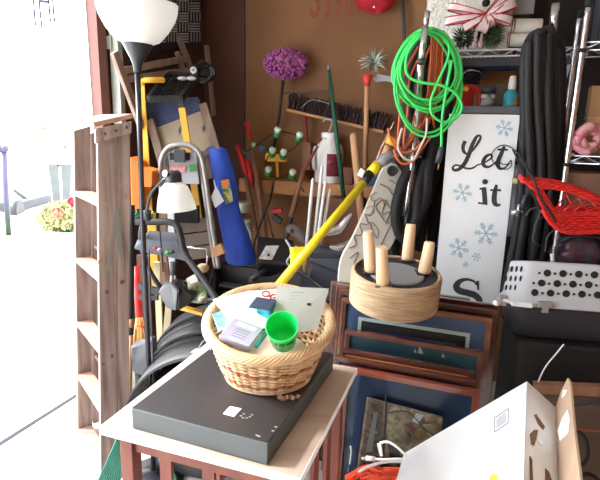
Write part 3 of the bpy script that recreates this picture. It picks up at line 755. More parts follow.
# ================================================================ white stakes
SY = 2.72
for i, P in enumerate((((312.8, 180), (307, 240), (301, 300)), ((322, 167), (314, 240), (307, 300)), ((325.5, 182), (317.5, 240), (310, 300)), ((330, 190), (321, 240), (313, 300)))):
    Yk = SY+(.02 if i % 2 else 0)
    tag(MB().tube([at(P[0][0], P[0][1]-2, Yk), at(*P[0], Yk)]+[at(*q, Yk) for q in P[1:]], [.002, .0085, .0095, .0095], 8).build('driveway_marker', M_white),
        ('leftmost of the four white driveway markers', 'tallest of the four white driveway markers, second from left', 'third from left of the four white driveway markers', 'rightmost of the four white driveway markers')[i], 'marker', 'white driveway markers')

# ================================================================ yellow pole pruner
def yp(f): return at(266, 301, 1.83).lerp(at(366, 180, 2.32), f)
t = thing('pole_pruner', yp(0), 'long yellow pole pruner slanting up from behind the basket', 'pruner')
MB().tube([yp(0), yp(.98)], .0185, 16).build('pole', M_yellow, t)
e = yp(.98); g = at(371, 173, 2.34); h = at(378, 164.5, 2.36); 
MB().tube([e-(g-e)*.1, g], .021, 12).build('lock_collar', M_black, t)
MB().tube([g, h], .025, 12).build('yellow_collar', M_yellow, t)
MB().prism([at(357, 175, 2.3), at(361, 168, 2.3), at(365, 171, 2.3), at(362, 178, 2.3)], V((0, .01, 0))).build('tape', M_paper, t)
MB().tube([h, at(383, 160, 2.37), at(396, 152, 2.4)], [.022, .03, .022], 12).build('head', M_grey, t)
MB().tube([at(386, 139, 2.37), at(399, 144, 2.37)], .019, 10).build('pulley', M_yellow2, t)
MB().tube([at(394, 122, 2.36), at(381, 148, 2.36), at(374, 166, 2.345)], .0035, 5).build('pull_cord', mat('pink_white_cord', (200, 130, 126), .7, col2=(236, 214, 210), scale=80), t)
MB().tube([at(389, 146, 2.4), at(384, 158, 2.4)], .02, 8).build('wood_joint', M_handle, t)
MB().prism([at(388, 150, 2.42), at(402, 138, 2.42), at(412, 132, 2.42), at(406, 146, 2.42), at(394, 156, 2.42)], V((0, .012, 0))).build('blade', M_steel, t)
MB().beam(at(297, 250, 1.97)+V((0,.05,0)), at(298, 268, 1.95)+V((0,.05,0)), .05, .05).build('foot_grip', M_yellow, t)
# navy board behind
tag(MB().prism([bw(371, 165, .1), bw(388, 150, .1), bw(399, 152, .1), bw(372, 235, .2), bw(352, 240, .2)], WW*.02).build('navy_board', mat('navy_board', (52, 62, 100), .7)), 'dark navy board leaning behind the yellow pruner head', 'board')
# ================================================================ printed ironing board
M_board = mat('stone_cloth', (186, 180, 168), .85, var=.06, scale=12)
t = thing('ironing_board', at(352, 285, 2.28), 'ironing board with pale cloth cover of line-drawn leaves leaning behind the stool', 'ironing board')
def ib(x, y): 
    Y = 2.5-(y-165)*.0014
    return at(x, y, Y)
ol = spline([(383, 168, 0), (392, 163, 0), (400, 168, 0), (404, 182, 0), (403, 205, 0), (399, 228, 0), (392, 246, 0), (381, 258, 0), (370, 285, 0), (341, 292, 0), (340, 262, 0), (352, 238, 0), (364, 212, 0), (374, 188, 0)], 4, True)
MB().prism([ib(p.x, p.y) for p in ol], V((0, .03, 0))).build('cover', M_board, t, bevel=.004)
rd = random.Random(5)
def ibl(x, y): return ib(x, y)-V((0, .002, 0))
M_line = mat('pencil_line', (112, 108, 102), .8); M_line2 = mat('rose_line', (178, 150, 146), .8)
for k, P in enumerate(([(375, 200), (371, 215), (365, 214), (368, 224), (360, 224), (362, 234), (354, 236), (356, 244), (349, 248)], [(386, 200), (382, 214), (390, 212), (386, 224), (396, 218)], [(398, 205), (390, 213), (386, 222), (380, 214), (376, 206), (384, 200), (390, 208)], [(380, 184), (388, 188), (394, 196), (399, 192), (396, 184), (389, 180)], [(372, 222), (378, 230), (377, 238), (372, 230), (370, 222)], [(366, 240), (374, 250), (380, 246), (386, 234), (392, 222)], [(350, 258), (358, 252), (354, 264), (362, 258), (358, 270)])):
    MB().tube(spline([ibl(*q) for q in P], 5), .0028, 5).build('leaf_drawing', M_line, t)
for P in ([(377, 192), (370, 196), (374, 202), (380, 198), (384, 205)], [(366, 208), (372, 206), (374, 212), (368, 214)]):
    MB().tube(spline([ibl(*q) for q in P], 5), .003, 5).build('rose_drawing', M_line2, t)
c = ib(392, 171); MB().lathe([(.026, -.004), (.026, .006), (.018, .008), (.017, .004)], c, (0, -1, .1), 20).build('knob', M_dgrey, t)
# chrome arms, taken for armrests
t = thing('chrome_armrests', at(330, 255, 2.5), 'pair of curved shiny silver armrests below the yellow pole', 'chrome_armrests')
M_sil = mat('polished_silver', (190, 190, 196), .25, .8)
for P in ([(352, 214), (347, 220), (340, 229), (331, 232), (322, 234), (312, 246)], [(350, 240), (346, 246), (339, 248), (330, 247)]):
    n = len(spline(P and [(q[0], q[1], 0) for q in P], 5))
    MB().tube(spline([at(x, y, 2.5-.01*i) for i, (x, y) in enumerate(P)], 5), [.008+.016*math.sin(PI*min(1, i/(n-1)*1.05)) for i in range(n)], 12).build('arm', M_sil, t)
MB().beam(at(310, 262, 2.42), at(346, 276, 2.4), .012, .012).build('crossbar', M_black, t)
t = thing('grey_tote', at(333, 282, 2.5), 'dark blue-grey tote standing behind the stool and white markers', 'tote')
MB().box(at(334, 272, 2.62), (.26, .15, .2), None, 1.05).build('body', mat('slate_plastic', (84, 90, 106), .5), t, bevel=.01)
MB().box(at(334, 251.5, 2.62), (.29, .17, .02)).build('lid', mat('dark_slate', (60, 62, 74), .5), t)

# ================================================================ black tote, charger
t = thing('black_bin', at(260, 330, 2.4), 'open black storage bin behind the wicker basket', 'bin')
c1, c2, c3, c4 = at(216, 262, 2.62), at(301, 272, 2.52), at(338, 302, 2.3), at(206, 300, 2.36)
bot = [V((p.x*.9+.0, p.y*.98+.03, .62)) for p in (c1, c2, c3, c4)]
def shell(top, bot, m, nm, par, th=.008):
    mb = MB(); n = len(top)
    for i in range(n):
        a, b, c, d = top[i], top[(i+1) % n], bot[(i+1) % n], bot[i]
        nr = (b-a).cross(d-a).normalized(); mb.prism([a, b, c, d], nr*th)
    mb.prism(bot, (0, 0, th)); return mb.build(nm, m, par)
M_bin = mat('scuffed_black', (30, 30, 33), .4, var=.2, scale=12)
shell([c1, c2, c3, c4], bot, M_bin, 'body', t)
mb = MB(); mb.tube([c1, c2, c3, c4], .012, 6, True); mb.build('rim', M_bin, t)
MB().beam(c4.lerp(c1, .55)+V((.05, 0, -.03)), c3.lerp(c2, .25)+V((-.05, 0, -.02)), .05, .012).build('divider', M_dgrey, t)
MB().tube([c1.lerp(c2, .6)+V((0, -.03, 0)), c1.lerp(c2, .45)+V((0, -.16, -.03))], .014, 8).build('clip', M_dgrey, t)
t = thing('battery_charger', at(278, 272, 2.62), 'black battery charger with a grey label panel behind the black bin', 'charger')
ax = (V((.93, .1, -.1)).normalized(), V((-.1, .85, .5)).normalized(), V((.1, -.5, .85)).normalized())
c = at(276, 258, 2.62); MB().box(c, (.2, .2, .12), ax).build('case', M_black, t, bevel=.012)
MB().prism([at(258.5, 259, 2.5), at(266, 246, 2.5), at(279, 246, 2.5), at(272, 260, 2.5)], V((0, .012, 0))).build('panel', mat('panel_grey', (176, 178, 178), .5, var=.2, scale=40), t)
MB().ball(at(268.5, 255, 2.49), .008, 8).build('dial', M_black, t)
tag(MB().tube(spline([at(286, 240, 2.5), at(292, 252, 2.45), at(287, 262, 2.45), at(294, 268, 2.45), at(298, 258, 2.5), at(296, 246, 2.55)], 6), .006, 6).build('charger_lead', M_grey), 'tangled grey lead right of the battery charger', 'cable')

# ================================================================ hanging cords, hoses, wands
M_gcord = mat('neon_green_cord', (66, 214, 104), .45, var=.05)
M_ocord = mat('orange_cord', (206, 96, 52), .5, var=.1)
M_hose = mat('black_hose', (16, 15, 19), .7, var=.1)
def ppath(P, Y, n=6, dy=0.): return spline([at(q[0], q[1], Y+(q[2] if len(q) > 2 else 0)) for q in P], n)
CY = 2.3
t = thing('extension_cord', at(430, 165, CY), 'neon green extension cord hanging in a big coil', 'cord')
P = []
for (xl, xr, yt, yb, xm, z) in ((393, 456, 31, 105, 425, 0), (398, 461, 29, 109, 430, -.03), (396, 450, 33, 102, 424, .02), (402, 458, 30, 112, 432, -.015), (392, 462, 28, 110, 426, .03), (394, 463, 28, 137, 428, -.02), (396, 460, 29, 133, 426, .0), (400, 457, 32, 100, 428, -.035)):
    big = yb > 130
    cx_, cy_, ra_, rb_ = (xl+xr)/2, (yt+yb)/2, (xr-xl)/2, (yb-yt)/2
    for k in range(14):
        a_ = -PI/2+2*PI*k/14; sy_ = math.sin(a_)
        P.append((cx_+ra_*math.cos(a_)*(1-.22*max(0, -sy_))+2.5*max(0, -sy_)+random.uniform(-.8, .8), cy_+rb_*sy_, z+.012*math.cos(a_)))
P2 = []
for q in P: P2.append(q)
MB().tube(ppath(P2, CY, 5), .0060, 7).build('coil', M_gcord, t)
MB().tube(ppath([(428, 29, -.05), (409, 50, -.05), (406, 70, -.055), (412, 79, -.055), (425, 83, -.06), (440, 85, -.06), (455, 93, -.06), (462, 106, -.06), (456, 118, -.06), (443, 122, -.06), (432, 114, -.06), (431, 100, -.06), (437, 84, -.055), (448, 58, -.05), (449, 44, -.05)], CY, 6), .0060, 7).build('loose_loop', M_gcord, t)
MB().tube(ppath([(452, 60, -.05), (446, 92, -.06), (442, 120, -.06), (441.5, 148, -.06)], CY, 6), .0060, 7).build('tail', M_gcord, t)
MB().tube([at(441.5, 147, CY-.06), at(440.5, 153, CY-.06), at(437.5, 163, CY-.06)], [.011, .015, .013], 8).build('plug', M_dgrey, t)
MB().tube([at(439, 162, CY-.06), at(438, 170, CY-.06)], .004, 6).build('prong', mat('brass', (170, 120, 70), .4, .8), t)
t = thing('extension_cord', at(420, 170, CY+.05), 'orange extension cord bundle hanging inside the green coil', 'cord')
for i in range(7):
    x = 432+i*1.9; z = .05+.012*(i % 3)
    MB().tube(ppath([(x, 31, z), (x-1, 60, z), (x-4, 92, z), (x-10, 115, z)]+([(x-20-i, 134, z-.02), (x-32, 150-i, z-.03), (x-37+i, 140, z-.03), (x-36+2*i, 112, z-.03), (x-34+2*i, 80, z+.02), (x-16+i, 46, z+.03)] if i % 2 else [(x-13+i*.7, 128, z+.06)]), CY, 5), .0055, 6).build('strand', M_ocord, t)
for P in ([(388, 128), (392, 142), (402, 152), (414, 150), (424, 140)], [(394, 150), (398, 160), (404, 164), (414, 160), (424, 146), (430, 138)]):
    MB().tube(ppath(P, CY-.02, 6), .0055, 6).build('lower_loop', M_ocord, t)
tag(MB().tube(ppath([(402, 128), (398, 146), (404, 158), (413, 160), (420, 148), (426, 134), (427, 118)], CY-.03, 6), .005, 6).build('phone_cable', mat('dirty_white_cord', (210, 186, 178), .6)), 'thin off-white cord looped below the green coil', 'cord')
mb = MB(); rd = random.Random(12)
for i in range(34):
    x, y = rd.uniform(396, 422), rd.uniform(138, 158); mb.tube([at(x, y, CY+.02), at(x+rd.uniform(-8, 8), y+rd.uniform(-6, 8), CY+.05)], .0022, 4)
tag(mb.build('twine_tangle', mat('twine', (140, 116, 100), .9)), 'tangle of brown twine under the green coil', 'twine', kind='stuff')
def hose(paths, Y, r, name, label, part='loop', m=None, rib=True):
    t = thing(name, at(paths[0][-1][0], paths[0][-1][1], Y), label, 'hose')
    for P in paths:
        pts = ppath(P, Y, 22)
        MB().tube(pts, [r*(1+.07*(i % 2)) for i in range(len(pts))] if rib else r, 10).build(part, m or M_hose, t)
    return t
hose([[(431, 38, .0), (415, 50, .0), (408, 90, 0), (411, 140, 0), (404, 190, 0), (398, 235, 0), (400, 258, .05)],
      [(436, 40, .06), (424, 60, .05), (421, 110, .05), (424, 160, .05), (414, 205, .05), (408, 245, .06)],
      [(440, 40, .05), (448, 60, .05), (446, 120, .06), (436, 170, .05), (424, 210, .03), (420, 250, .05)],
      [(442, 60, .12), (438, 110, .12), (438, 180, .1), (434, 230, .1), (424, 262, .1)],
      [(418, 60, .1), (416, 130, .1), (420, 180, .1), (430, 215, .1), (432, 250, .12)],
      [(430, 120, -.08), (414, 160, -.1), (402, 185, -.12), (396, 212, -.12), (400, 234, -.12), (410, 238, -.12), (416, 218, -.12), (418, 190, -.11), (424, 160, -.08)],
      [(438, 130, -.06), (428, 170, -.1), (424, 200, -.11), (412, 228, -.12), (404, 252, -.05)],
      [(412, 150, -.02), (406, 185, -.04), (404, 205, -.05), (396, 236, -.05), (398, 256, 0)],
      [(444, 120, .16), (443, 170, .16), (441, 235, .16), (432, 275, .16)]], 2.5, .026, 'vacuum_hose', 'bundle of black vacuum hose hanging left of the snow sign', 'strand')
t = thing('vacuum_wand', at(405, 235, 2.28), 'chrome vacuum wand hanging in the middle of the green coil', 'wand')
MB().tube([at(427.5, 11, 2.22), at(425.5, 26, 2.22)], .0125, 14).build('tip', M_chrome, t)
MB().tube([at(425.5, 26, 2.22), at(421, 62, 2.22)], [.0125, .0165], 14).build('upper_tube', M_chrome, t)
MB().tube([at(421.3, 60, 2.22), at(421, 63, 2.22)], .019, 14).build('ring', M_steel, t)
MB().tube([at(421, 63, 2.22), at(419.5, 82, 2.3), at(416, 135, 2.38), at(408, 195, 2.38), at(404, 228, 2.38)], .0155, 14).build('lower_tube', M_chrome, t)
tag(MB().lathe([(.02, 0), (.022, .06), (.012, .07), (.012, .085)], at(440, 247, 2.6), n=14).build('blue_bottle', mat('blue_bottle', (40, 110, 190), .4)), 'small blue bottle behind the stool beside the sign edge', 'bottle')
tag(MB().box(at(437, 258, 2.7), (.12, .1, .08), (UU, WW, ZZ)).build('green_pot', mat('dark_green_pot', (36, 92, 60), .5)), 'dark green box behind the stool beside the sign edge', 'box')
# ================================================================ snow sign
M_sign = mat('sign_white', (238, 240, 242), .7, var=.02, scale=10)
sX = V((math.cos(R(-14)), math.sin(R(-14)), 0)); sN = sX.cross(ZZ)
S0 = at(449.5, 113.5, 2.4)
def sg(x, y):
    d = ray(x, y); p = CAM+d*((S0-CAM).dot(sN)/d.dot(sN)) - S0
    return (p.dot(sX), p.z)
sw = sg(520.5, 114.5)[0]
t = thing('holiday_sign', S0+sX*(sw/2)-ZZ*S0.z, 'tall white wooden sign reading Let it S, with blue snowflakes', 'sign')
MB().box(S0+sX*(sw/2)-ZZ*(S0.z/2)-sN*.009, (sw, .018, S0.z-.002), (sX, sN, ZZ)).build('board', M_sign, t, bevel=.002)
PXM = 2.4/FPX
def strk(P, w, scale, ox, oy, n=6):
    pts = [V((p[0], p[1], 0)) for p in P]; pts = spline(pts, n) if n else pts
    q = [sg(ox+p.x/scale, oy+p.y/scale) for p in pts]
    ww = [v/scale*PXM for v in w] if isinstance(w, (list, tuple)) else w/scale*PXM
    return q, ww
def letter(name, strokes):
    mb = MB()
    for (P, w, sc, ox, oy, n) in strokes:
        q, ww = strk(P, w, sc, ox, oy, n); mb.ribbon(q, ww, S0+sN*.0005, sX, ZZ, sN, .0015)
    return mb.build(name, M_ink, t)
a = (7.5, 445, 110)
letter('script_letters', [
    ([(152, 232), (136, 270), (140, 310), (166, 328), (205, 305), (245, 250), (266, 208), (258, 192), (236, 202), (205, 260), (180, 330), (150, 395), (110, 440), (72, 452), (58, 434), (76, 414), (112, 418), (160, 438), (205, 436), (246, 410)], [26, 26, 22, 12, 14, 20, 14, 16, 26, 30, 30, 28, 22, 18, 14, 12, 14, 14, 10], *a, 6),
    ([(240, 414), (290, 396), (338, 368), (352, 346), (334, 334), (304, 352), (286, 390), (296, 420), (330, 426), (372, 398), (396, 372)], [10, 10, 12, 14, 16, 24, 28, 24, 16, 10, 10], *a, 6),
    ([(446, 272), (424, 322), (402, 372), (396, 414), (414, 440), (450, 432), (484, 396)], [20, 28, 30, 28, 20, 12, 8], *a, 6),
    ([(394, 298), (430, 296), (472, 300)], [14, 16, 12], *a, 5)])
b = (7.5, 445, 170)
cq = sg(445+300/7.5, 170+88/7.5)
mb = MB(); mb.lathe([(.0125, 0), (.0125, .0015)], S0+sX*cq[0]+ZZ*cq[1]+sN*.0005, sN, 18); mb.build('dot', M_ink, t)
letter('letter_stems', [([(258, 142), (300, 134)], [14, 14], *b, 0), ([(290, 132), (296, 190), (300, 250)], [34, 34, 34], *b, 4), ([(248, 246), (318, 256)], [14, 14], *b, 0)])
letter('letter_stems', [([(386, 110), (372, 170), (368, 225), (376, 254), (396, 264), (416, 258)], [16, 34, 36, 32, 22, 12], *b, 6), ([(338, 150), (420, 152)], [15, 15], *b, 0)])
c = (6.667, 430, 225)
letter('capital_letter', [([(312, 400), (290, 374), (240, 362), (194, 378), (176, 410), (196, 438), (250, 452), (302, 470), (330, 510), (300, 560), (230, 575), (180, 550)], [10, 14, 20, 34, 46, 46, 46, 46, 40, 30, 20, 12], *c, 6), ([(316, 372), (322, 432)], [18, 12], *c, 0)])
M_flake = mat('snow_blue', (158, 188, 204), .7, var=.2, scale=60)
def flake(x, y, r, rot=0.2):
    mb = MB(); s = 10.
    for k in range(6):
        an = k*PI/3+rot; dx, dy = math.cos(an), math.sin(an)
        st = [((0, 0), (dx*r, dy*r))]
        for f, l in ((.45, .3), (.7, .26)):
            for sg_ in (-.8, .8):
                st.append(((dx*r*f, dy*r*f), (dx*r*f+math.cos(an+sg_)*r*l, dy*r*f+math.sin(an+sg_)*r*l)))
        for (p, q) in st:
            qq = [sg(x+p[0], y+p[1]), sg(x+q[0], y+q[1])]
            mb.ribbon(qq, max(.0018, r*.08*PXM), S0+sN*.0005, sX, ZZ, sN, .0012)
    mb.build('snowflake', M_flake, t)
for q in ((504.5, 128, 9), (462.5, 192.5, 10), (486, 233.5, 12, .1), (458.8, 248, 10.5, .3), (476.5, 257, 4.8), (465.5, 264.5, 3.2)): flake(*q)

# ================================================================ grey shelf unit behind the sign
gs = at(488, 109.5, 2.56); GZ = gs.z+.016
t = thing('utility_shelf', V((gs.x, gs.y+.15, 0)), 'grey plastic utility shelf standing right behind the snow sign', 'shelf')
gc = gs+sX*.0-sN*.15; gc.z = GZ-.0175
MB().box(gc, (.345, .3, .035), (sX, sN, ZZ)).build('top_shelf', mat('shelf_grey', (140, 144, 154), .5), t, bevel=.004)
for sx in (-.15, .15):
    for sy in (-.12, .12):
        p = gc+sX*sx+sN*sy; MB().tube([V((p.x, p.y, 0)), V((p.x, p.y, GZ-.035))], .018, 10).build('post', M_dgrey, t)
def on_gs(x, Y): 
    p = at(x, 106, Y); p.z = GZ+.0005; return p
t = thing('fuel_can', on_gs(466, 2.6), 'red plastic fuel can with loop handle on the grey shelf', 'can')
c = on_gs(461, 2.62); MB().lathe([(.05, 0), (.056, .01), (.056, .07), (.04, .1), (.022, .108)], c, n=22, sx=1.05, sy=.8).build('body', M_red, t)
MB().tube(spline([c+V((.02, -.01, .095)), c+V((.05, -.01, .088)), c+V((.082, -.01, .06)), c+V((.088, -.01, .012))], 6), .014, 10).build('handle', M_red, t)
MB().lathe([(.013, 0), (.013, .012)], c+V((.0, -.046, .075)), (0, -1, .5), 14).build('cap', M_yellow2, t)
t = thing('grey_valve', on_gs(487, 2.58), 'blue-grey plastic valve between the red can and the spray bottle', 'valve')
c = on_gs(487, 2.58); MB().lathe([(.03, 0), (.03, .03), (.018, .035), (.018, .06)], c, n=18).build('base', M_grey, t)
MB().box(c+ZZ*.047, (.06, .03, .022)).build('lever', M_lgrey, t, bevel=.003)
MB().lathe([(.034, .06), (.036, .09), (.03, .095)], c, n=18).build('dome', M_dgrey, t)
t = thing('taupe_pouch', on_gs(497, 2.66), 'slanted taupe pouch behind the grey valve', 'pouch')
c = on_gs(497, 2.66); MB().prism([c+V((-.03, 0, 0)), c+V((.03, 0, 0)), c+V((.045, 0, .11)), c+V((.0, 0, .115)), c+V((-.012, 0, .06))], (0, .04, 0)).build('body', mat('taupe', (134, 126, 120), .8), t)
t = thing('spray_bottle', on_gs(510, 2.56), 'white-capped bottle with teal and orange label on the grey shelf', 'bottle')
c = on_gs(510, 2.56); MB().lathe([(.032, 0), (.034, .004), (.034, .06), (.02, .078), (.014, .084)], c, n=20).build('bottle', mat('teal_label', (40, 140, 160), .4, col2=(52, 170, 186), scale=10), t)
MB().lathe([(.018, .08), (.019, .1), (.015, .14), (.012, .145)], c, n=18).build('cap', M_white, t)
MB().grid(lambda u, v: c+V((.0345*math.cos(-1.4+u*1.1), .0345*math.sin(-1.4+u*1.1), .006+.035*v)), 6, 2).build('label', mat('label_orange', (226, 140, 50), .5), t)
# ================================================================ wire wall shelf with the gift
wz = at(488, 52, 2.66).z
def wireshelf(p0, p1, z, dep, tgt, M=M_chrome, n=26, r=.0035):
    """p0, p1: front corners; rails, trusses and deck wires into one mesh"""
    p0 = V((p0.x, p0.y, z)); p1 = V((p1.x, p1.y, z)); X = (p1-p0).normalized(); Yb = V((-X.y, X.x, 0))
    for off in (0, dep):
        a, b = p0+Yb*off, p1+Yb*off
        tgt.tube([a, b], r*1.3, 6); tgt.tube([a-ZZ*.03, b-ZZ*.03], r*1.3, 6)
        L = (b-a).length; k = max(2, int(L/.06)); zz = []
        for i in range(k+1): zz.append(a.lerp(b, i/k)-ZZ*(.0 if i % 2 else .03))
        tgt.tube(zz, r*.9, 5)
    for a, b in ((p0, p0+Yb*dep), (p1, p1+Yb*dep)):
        tgt.tube([a, b], r*1.3, 6); tgt.tube([a-ZZ*.03, b-ZZ*.03], r*1.3, 6)
    L = (p1-p0).length
    for i in range(n): 
        a = p0+X*(L*i/(n-1)); tgt.tube([a+ZZ*.003, a+Yb*dep+ZZ*.003], r*.7, 4)
    return X, Yb
q0 = at(449, 48, 2.66); q1 = q0+UU*.62; 
t = thing('wire_wall_shelf', V((q0.x, q0.y, wz-.08))+UU*.31, 'white wire wall shelf carrying the beribboned gift', 'shelf')
dwall = BACK-q0.dot(WW)-.015
mb = MB(); SX, SYb = wireshelf(q0, q1, wz, dwall, mb); mb.build('wire_deck', M_lgrey, t)
mb = MB(); mb.box(V((q0.x, q0.y, wz-.055))+UU*.31+WW*.02, (.62, .012, .035), (UU, WW, ZZ)); mb.build('front_rail', M_dgrey, t)
for f in (.06, .56): MB().beam(V((q0.x, q0.y, wz-.035))+UU*f+WW*.02, V((q0.x, q0.y, wz-.2))+UU*f+WW*(dwall-.02), .012, .02).build('bracket', M_lgrey, t)
def onw(f, b, z=.004): return V((q0.x, q0.y, wz+z))+UU*f+WW*b
t = thing('gift_box', onw(.14, .2), 'white fluffy wrapped gift on the wire wall shelf', 'gift')
MB().box(onw(.07, .2, .16), (.42, .22, .31), (UU, WW, ZZ)).build('box', mat('white_fluff', (226, 224, 216), .95, var=.08, scale=60, bump=1., bdist=.02), t, bevel=.03)
t = thing('ribbon_bow', onw(.16, .04), 'big white bow with red edging in front of the gift', 'bow')
M_rib = mat('sheer_ribbon', (232, 206, 208), .6, col2=(240, 232, 232), scale=30); M_rede = mat('red_edging', (200, 40, 60), .5)
bc = at(484, 17, 2.64)
def petal(an, l, w, lift):
    dx = V((math.cos(an), 0, math.sin(an))); sd = V((-math.sin(an), 0, math.cos(an)))
    def f(u, v):
        th = u*2*PI; out = l*.5*(1-math.cos(th)); h = lift*math.sin(th)
        wv = w*(.25+.75*math.sin(min(PI, th/2)))
        return bc+dx*out+V((0, -.03-h, 0))+sd*(v-.5)*wv*2
    b = MB().grid(f, 18, 3).build('loop', M_rib, t)
    e = MB()
    for v in (0, 1): e.tube([f(i/24, v) for i in range(1, 24)], .0028, 5)
    e.build('edging', M_rede, b)
for an, l, w in ((2.95, .19, .015), (3.3, .2, .017), (3.65, .12, .018), (4.4, .075, .03), (5.2, .06, .022), (6.1, .13, .02), (.45, .15, .026), (.8, .12, .02)): petal(an, l, w, .03)
MB().ball(at(486, 3, 2.6), (.02, .02, .018), 10).build('berry', M_blackm, t)
for P in ([(482, 24), (478, 34), (474, 48)], [(484, 24), (480, 36), (480, 48)]):
    a, b, c = [at(x, y, 2.63) for x, y in P]; MB().grid(lambda u, v: (a.lerp(b, u*2) if u < .5 else b.lerp(c, u*2-1))+V(((v-.5)*.03, 0, 0)), 8, 2, (0, .002, 0)).build('tail', M_rib, t)
def sprig(c, r, seed, label, col):
    t = thing('greenery_sprig', c-ZZ*r[2], label, 'greenery'); rd = random.Random(seed)
    mb = MB()
    for i in range(240):
        d = V((rd.gauss(0, 1), rd.gauss(0, 1), rd.gauss(0, 1))).normalized(); p = c+V((d.x*r[0], d.y*r[1], d.z*r[2]))*rd.uniform(.2, .8)
        q = p+V((d.x, d.y, d.z+.2))*.03; mb.tube([p, q], [.0025, .001], 4)
    mb.build('needles', mat('pine_needles_%d' % seed, col, .8, var=.3), t)
    MB().tube([c-V((r[0]*.6, 0, -.01)), c+V((r[0]*.6, 0, 0))], .004, 5).build('twig', M_hdark, t)
sprig(at(464, 38, 2.65), (.055, .04, .05), 21, 'dark evergreen sprig left of the ribbon tails', (44, 64, 44))
sprig(at(491, 36, 2.65), (.055, .04, .06), 22, 'brighter evergreen sprig right of the ribbon tails', (76, 100, 66))
M_roll = mat('white_roll_wrap', (222, 218, 208), .8, var=.06, scale=20)
for i, (y, x0, x1, rr) in enumerate(((26, 499, 542, .034), (40, 499, 530, .032))):
    t = thing('wrapped_roll', at((x0+x1)/2, y+6, 2.66), ('upper white wrapped roll right of the bow' if i == 0 else 'lower white wrapped roll right of the bow'), 'roll', 'white wrapped rolls')
    a, b = at(x0, y, 2.70), at(x1, y, 2.64); MB().tube([a, a.lerp(b, .02), a.lerp(b, .98), b], [rr*.85, rr, rr, rr*.85], 18).build('roll', M_roll, t)
    for f in (.3, .36): 
        c = a.lerp(b, f); dd = (b-a).normalized(); MB().lathe([(rr+.001, -.003), (rr+.004, 0), (rr+.001, .003)], c, dd, 18, cap=False).build('twine', M_hdark, t)
tag(MB().box(at(516, 3, 2.76), (.17, .1, .13), (UU, WW, ZZ)).build('grey_box', mat('mid_grey_card', (138, 138, 138), .8)), 'plain grey box behind the white rolls', 'box')
# under the wire shelf
tag(MB().box(at(484, 66, 2.74), (.34, .06, .05), (UU, WW, ZZ)).build('navy_cloth', mat('navy_cloth', (40, 48, 78), .9, var=.35, scale=70, bump=.4), bevel=.015), 'folded navy speckled cloth under the wire wall shelf', 'cloth')
t = thing('dark_basket', at(470, 88, 2.66), 'dark round wire basket behind the red fuel can', 'basket')
c = at(470, 78, 2.72); mb = MB()
for k in range(5): mb.lathe([(.05+.002*k, -.03+.015*k), (.053+.002*k, -.025+.015*k), (.05+.002*k, -.02+.015*k)], c, n=20, cap=False)
mb.build('side', M_blackm, t)
MB().tube(spline([c+V((-.06, -.03, 0)), c+V((-.03, -.07, .03)), c+V((.03, -.07, .02)), c+V((.06, -.03, -.01))], 6), .004, 6).build('handle', M_chrome, t)
tag(MB().box(at(497, 81, 2.78), (.16, .06, .1), (UU, WW, ZZ)).build('kraft_box', mat('kraft', (140, 94, 60), .8)), 'brown cardboard box below the wire wall shelf', 'box')

tq = bw(520, 100, .02);  # added dark sheet, stands in for the shade on this wall
t = thing('shade_sheet', tq-ZZ*tq.z+UU*.5, 'added dark sheet standing in for wall shade behind the right hoses and shelving', 'shade sheet')
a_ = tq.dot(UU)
MB().grid(lambda u, v: W(a_+1.0*u, BACK-.022-.012*math.sin(38*u+2*v), .5+1.95*v), 60, 6, WW*.006).build('sheet', mat('shade_sheet_dark', (30, 24, 26), .8, var=.2), t)
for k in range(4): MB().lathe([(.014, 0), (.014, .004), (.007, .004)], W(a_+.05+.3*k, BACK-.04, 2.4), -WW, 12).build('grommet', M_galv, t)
# ================================================================ right hoses and wand
hose([[(505, 290, 0), (519, 215, 0), (524, 130, 0), (524, 62, 0), (531, 38, .0), (541, 33, .02)],
      [(528, 50, .03), (534, 38, .0), (541, 40, -.02), (541, 120, -.02), (536, 200, -.02), (528, 285, 0)],
      [(535, 44, .05), (546, 30, .03), (553, 44, 0), (554, 130, 0), (549, 210, 0), (545, 250, 0), (540, 288, .02)],
      [(531, 60, .03), (532, 140, .03), (528, 215, .03), (512, 282, .03)],
      [(529, 42, -.02), (528, 100, -.03), (530, 180, -.03), (520, 250, -.02), (514, 288, 0)],
      [(538, 34, -.03), (537, 90, -.035), (541, 180, -.035), (534, 250, -.03), (531, 287, 0)],
      [(549, 34, -.01), (548, 100, -.035), (550, 190, -.03), (541, 260, -.02)],
      [(557, 48, 0), (558, 110, .0), (555, 200, .0), (549, 260, .01)],
      [(546, 50, .05), (548, 130, .05), (543, 210, .05), (537, 285, .05)],
      [(552, 40, .05), (561, 52, .03), (561, 130, .03), (556, 210, .03), (552, 255, .04)],
      [(538, 60, .06), (538, 160, .06), (524, 240, .06), (520, 288, .06)],
      [(556, 60, .07), (556, 160, .07), (545, 240, .07)]], 2.17, .0175, 'vacuum_hose', 'bundle of thick black vacuum hose hanging right of the snow sign', 'strand')
t = thing('vacuum_wand', at(551, 60, 2.2), 'short chrome wand tip poking above the right hose bundle', 'wand')
MB().tube([at(556, 3.5, 2.2), at(553, 30, 2.2)], .0165, 14).build('tube', M_chrome, t)
MB().tube([at(553, 30, 2.2), at(551.5, 46, 2.2), at(551, 56, 2.2)], [.0165, .012, .004], 14).build('nozzle', M_chrome, t)
t = thing('hose_coupling', at(515, 215, 2.2), 'black hose coupling with a brass collar left of the red sleigh', 'coupling')
MB().tube([at(519, 165, 2.2), at(517.5, 180, 2.2)], .018, 12).build('neck', M_dgrey, t)
MB().tube([at(517.7, 178, 2.2), at(517.2, 183.5, 2.2)], .022, 12).build('collar', mat('dull_brass', (168, 146, 96), .5, .4), t)
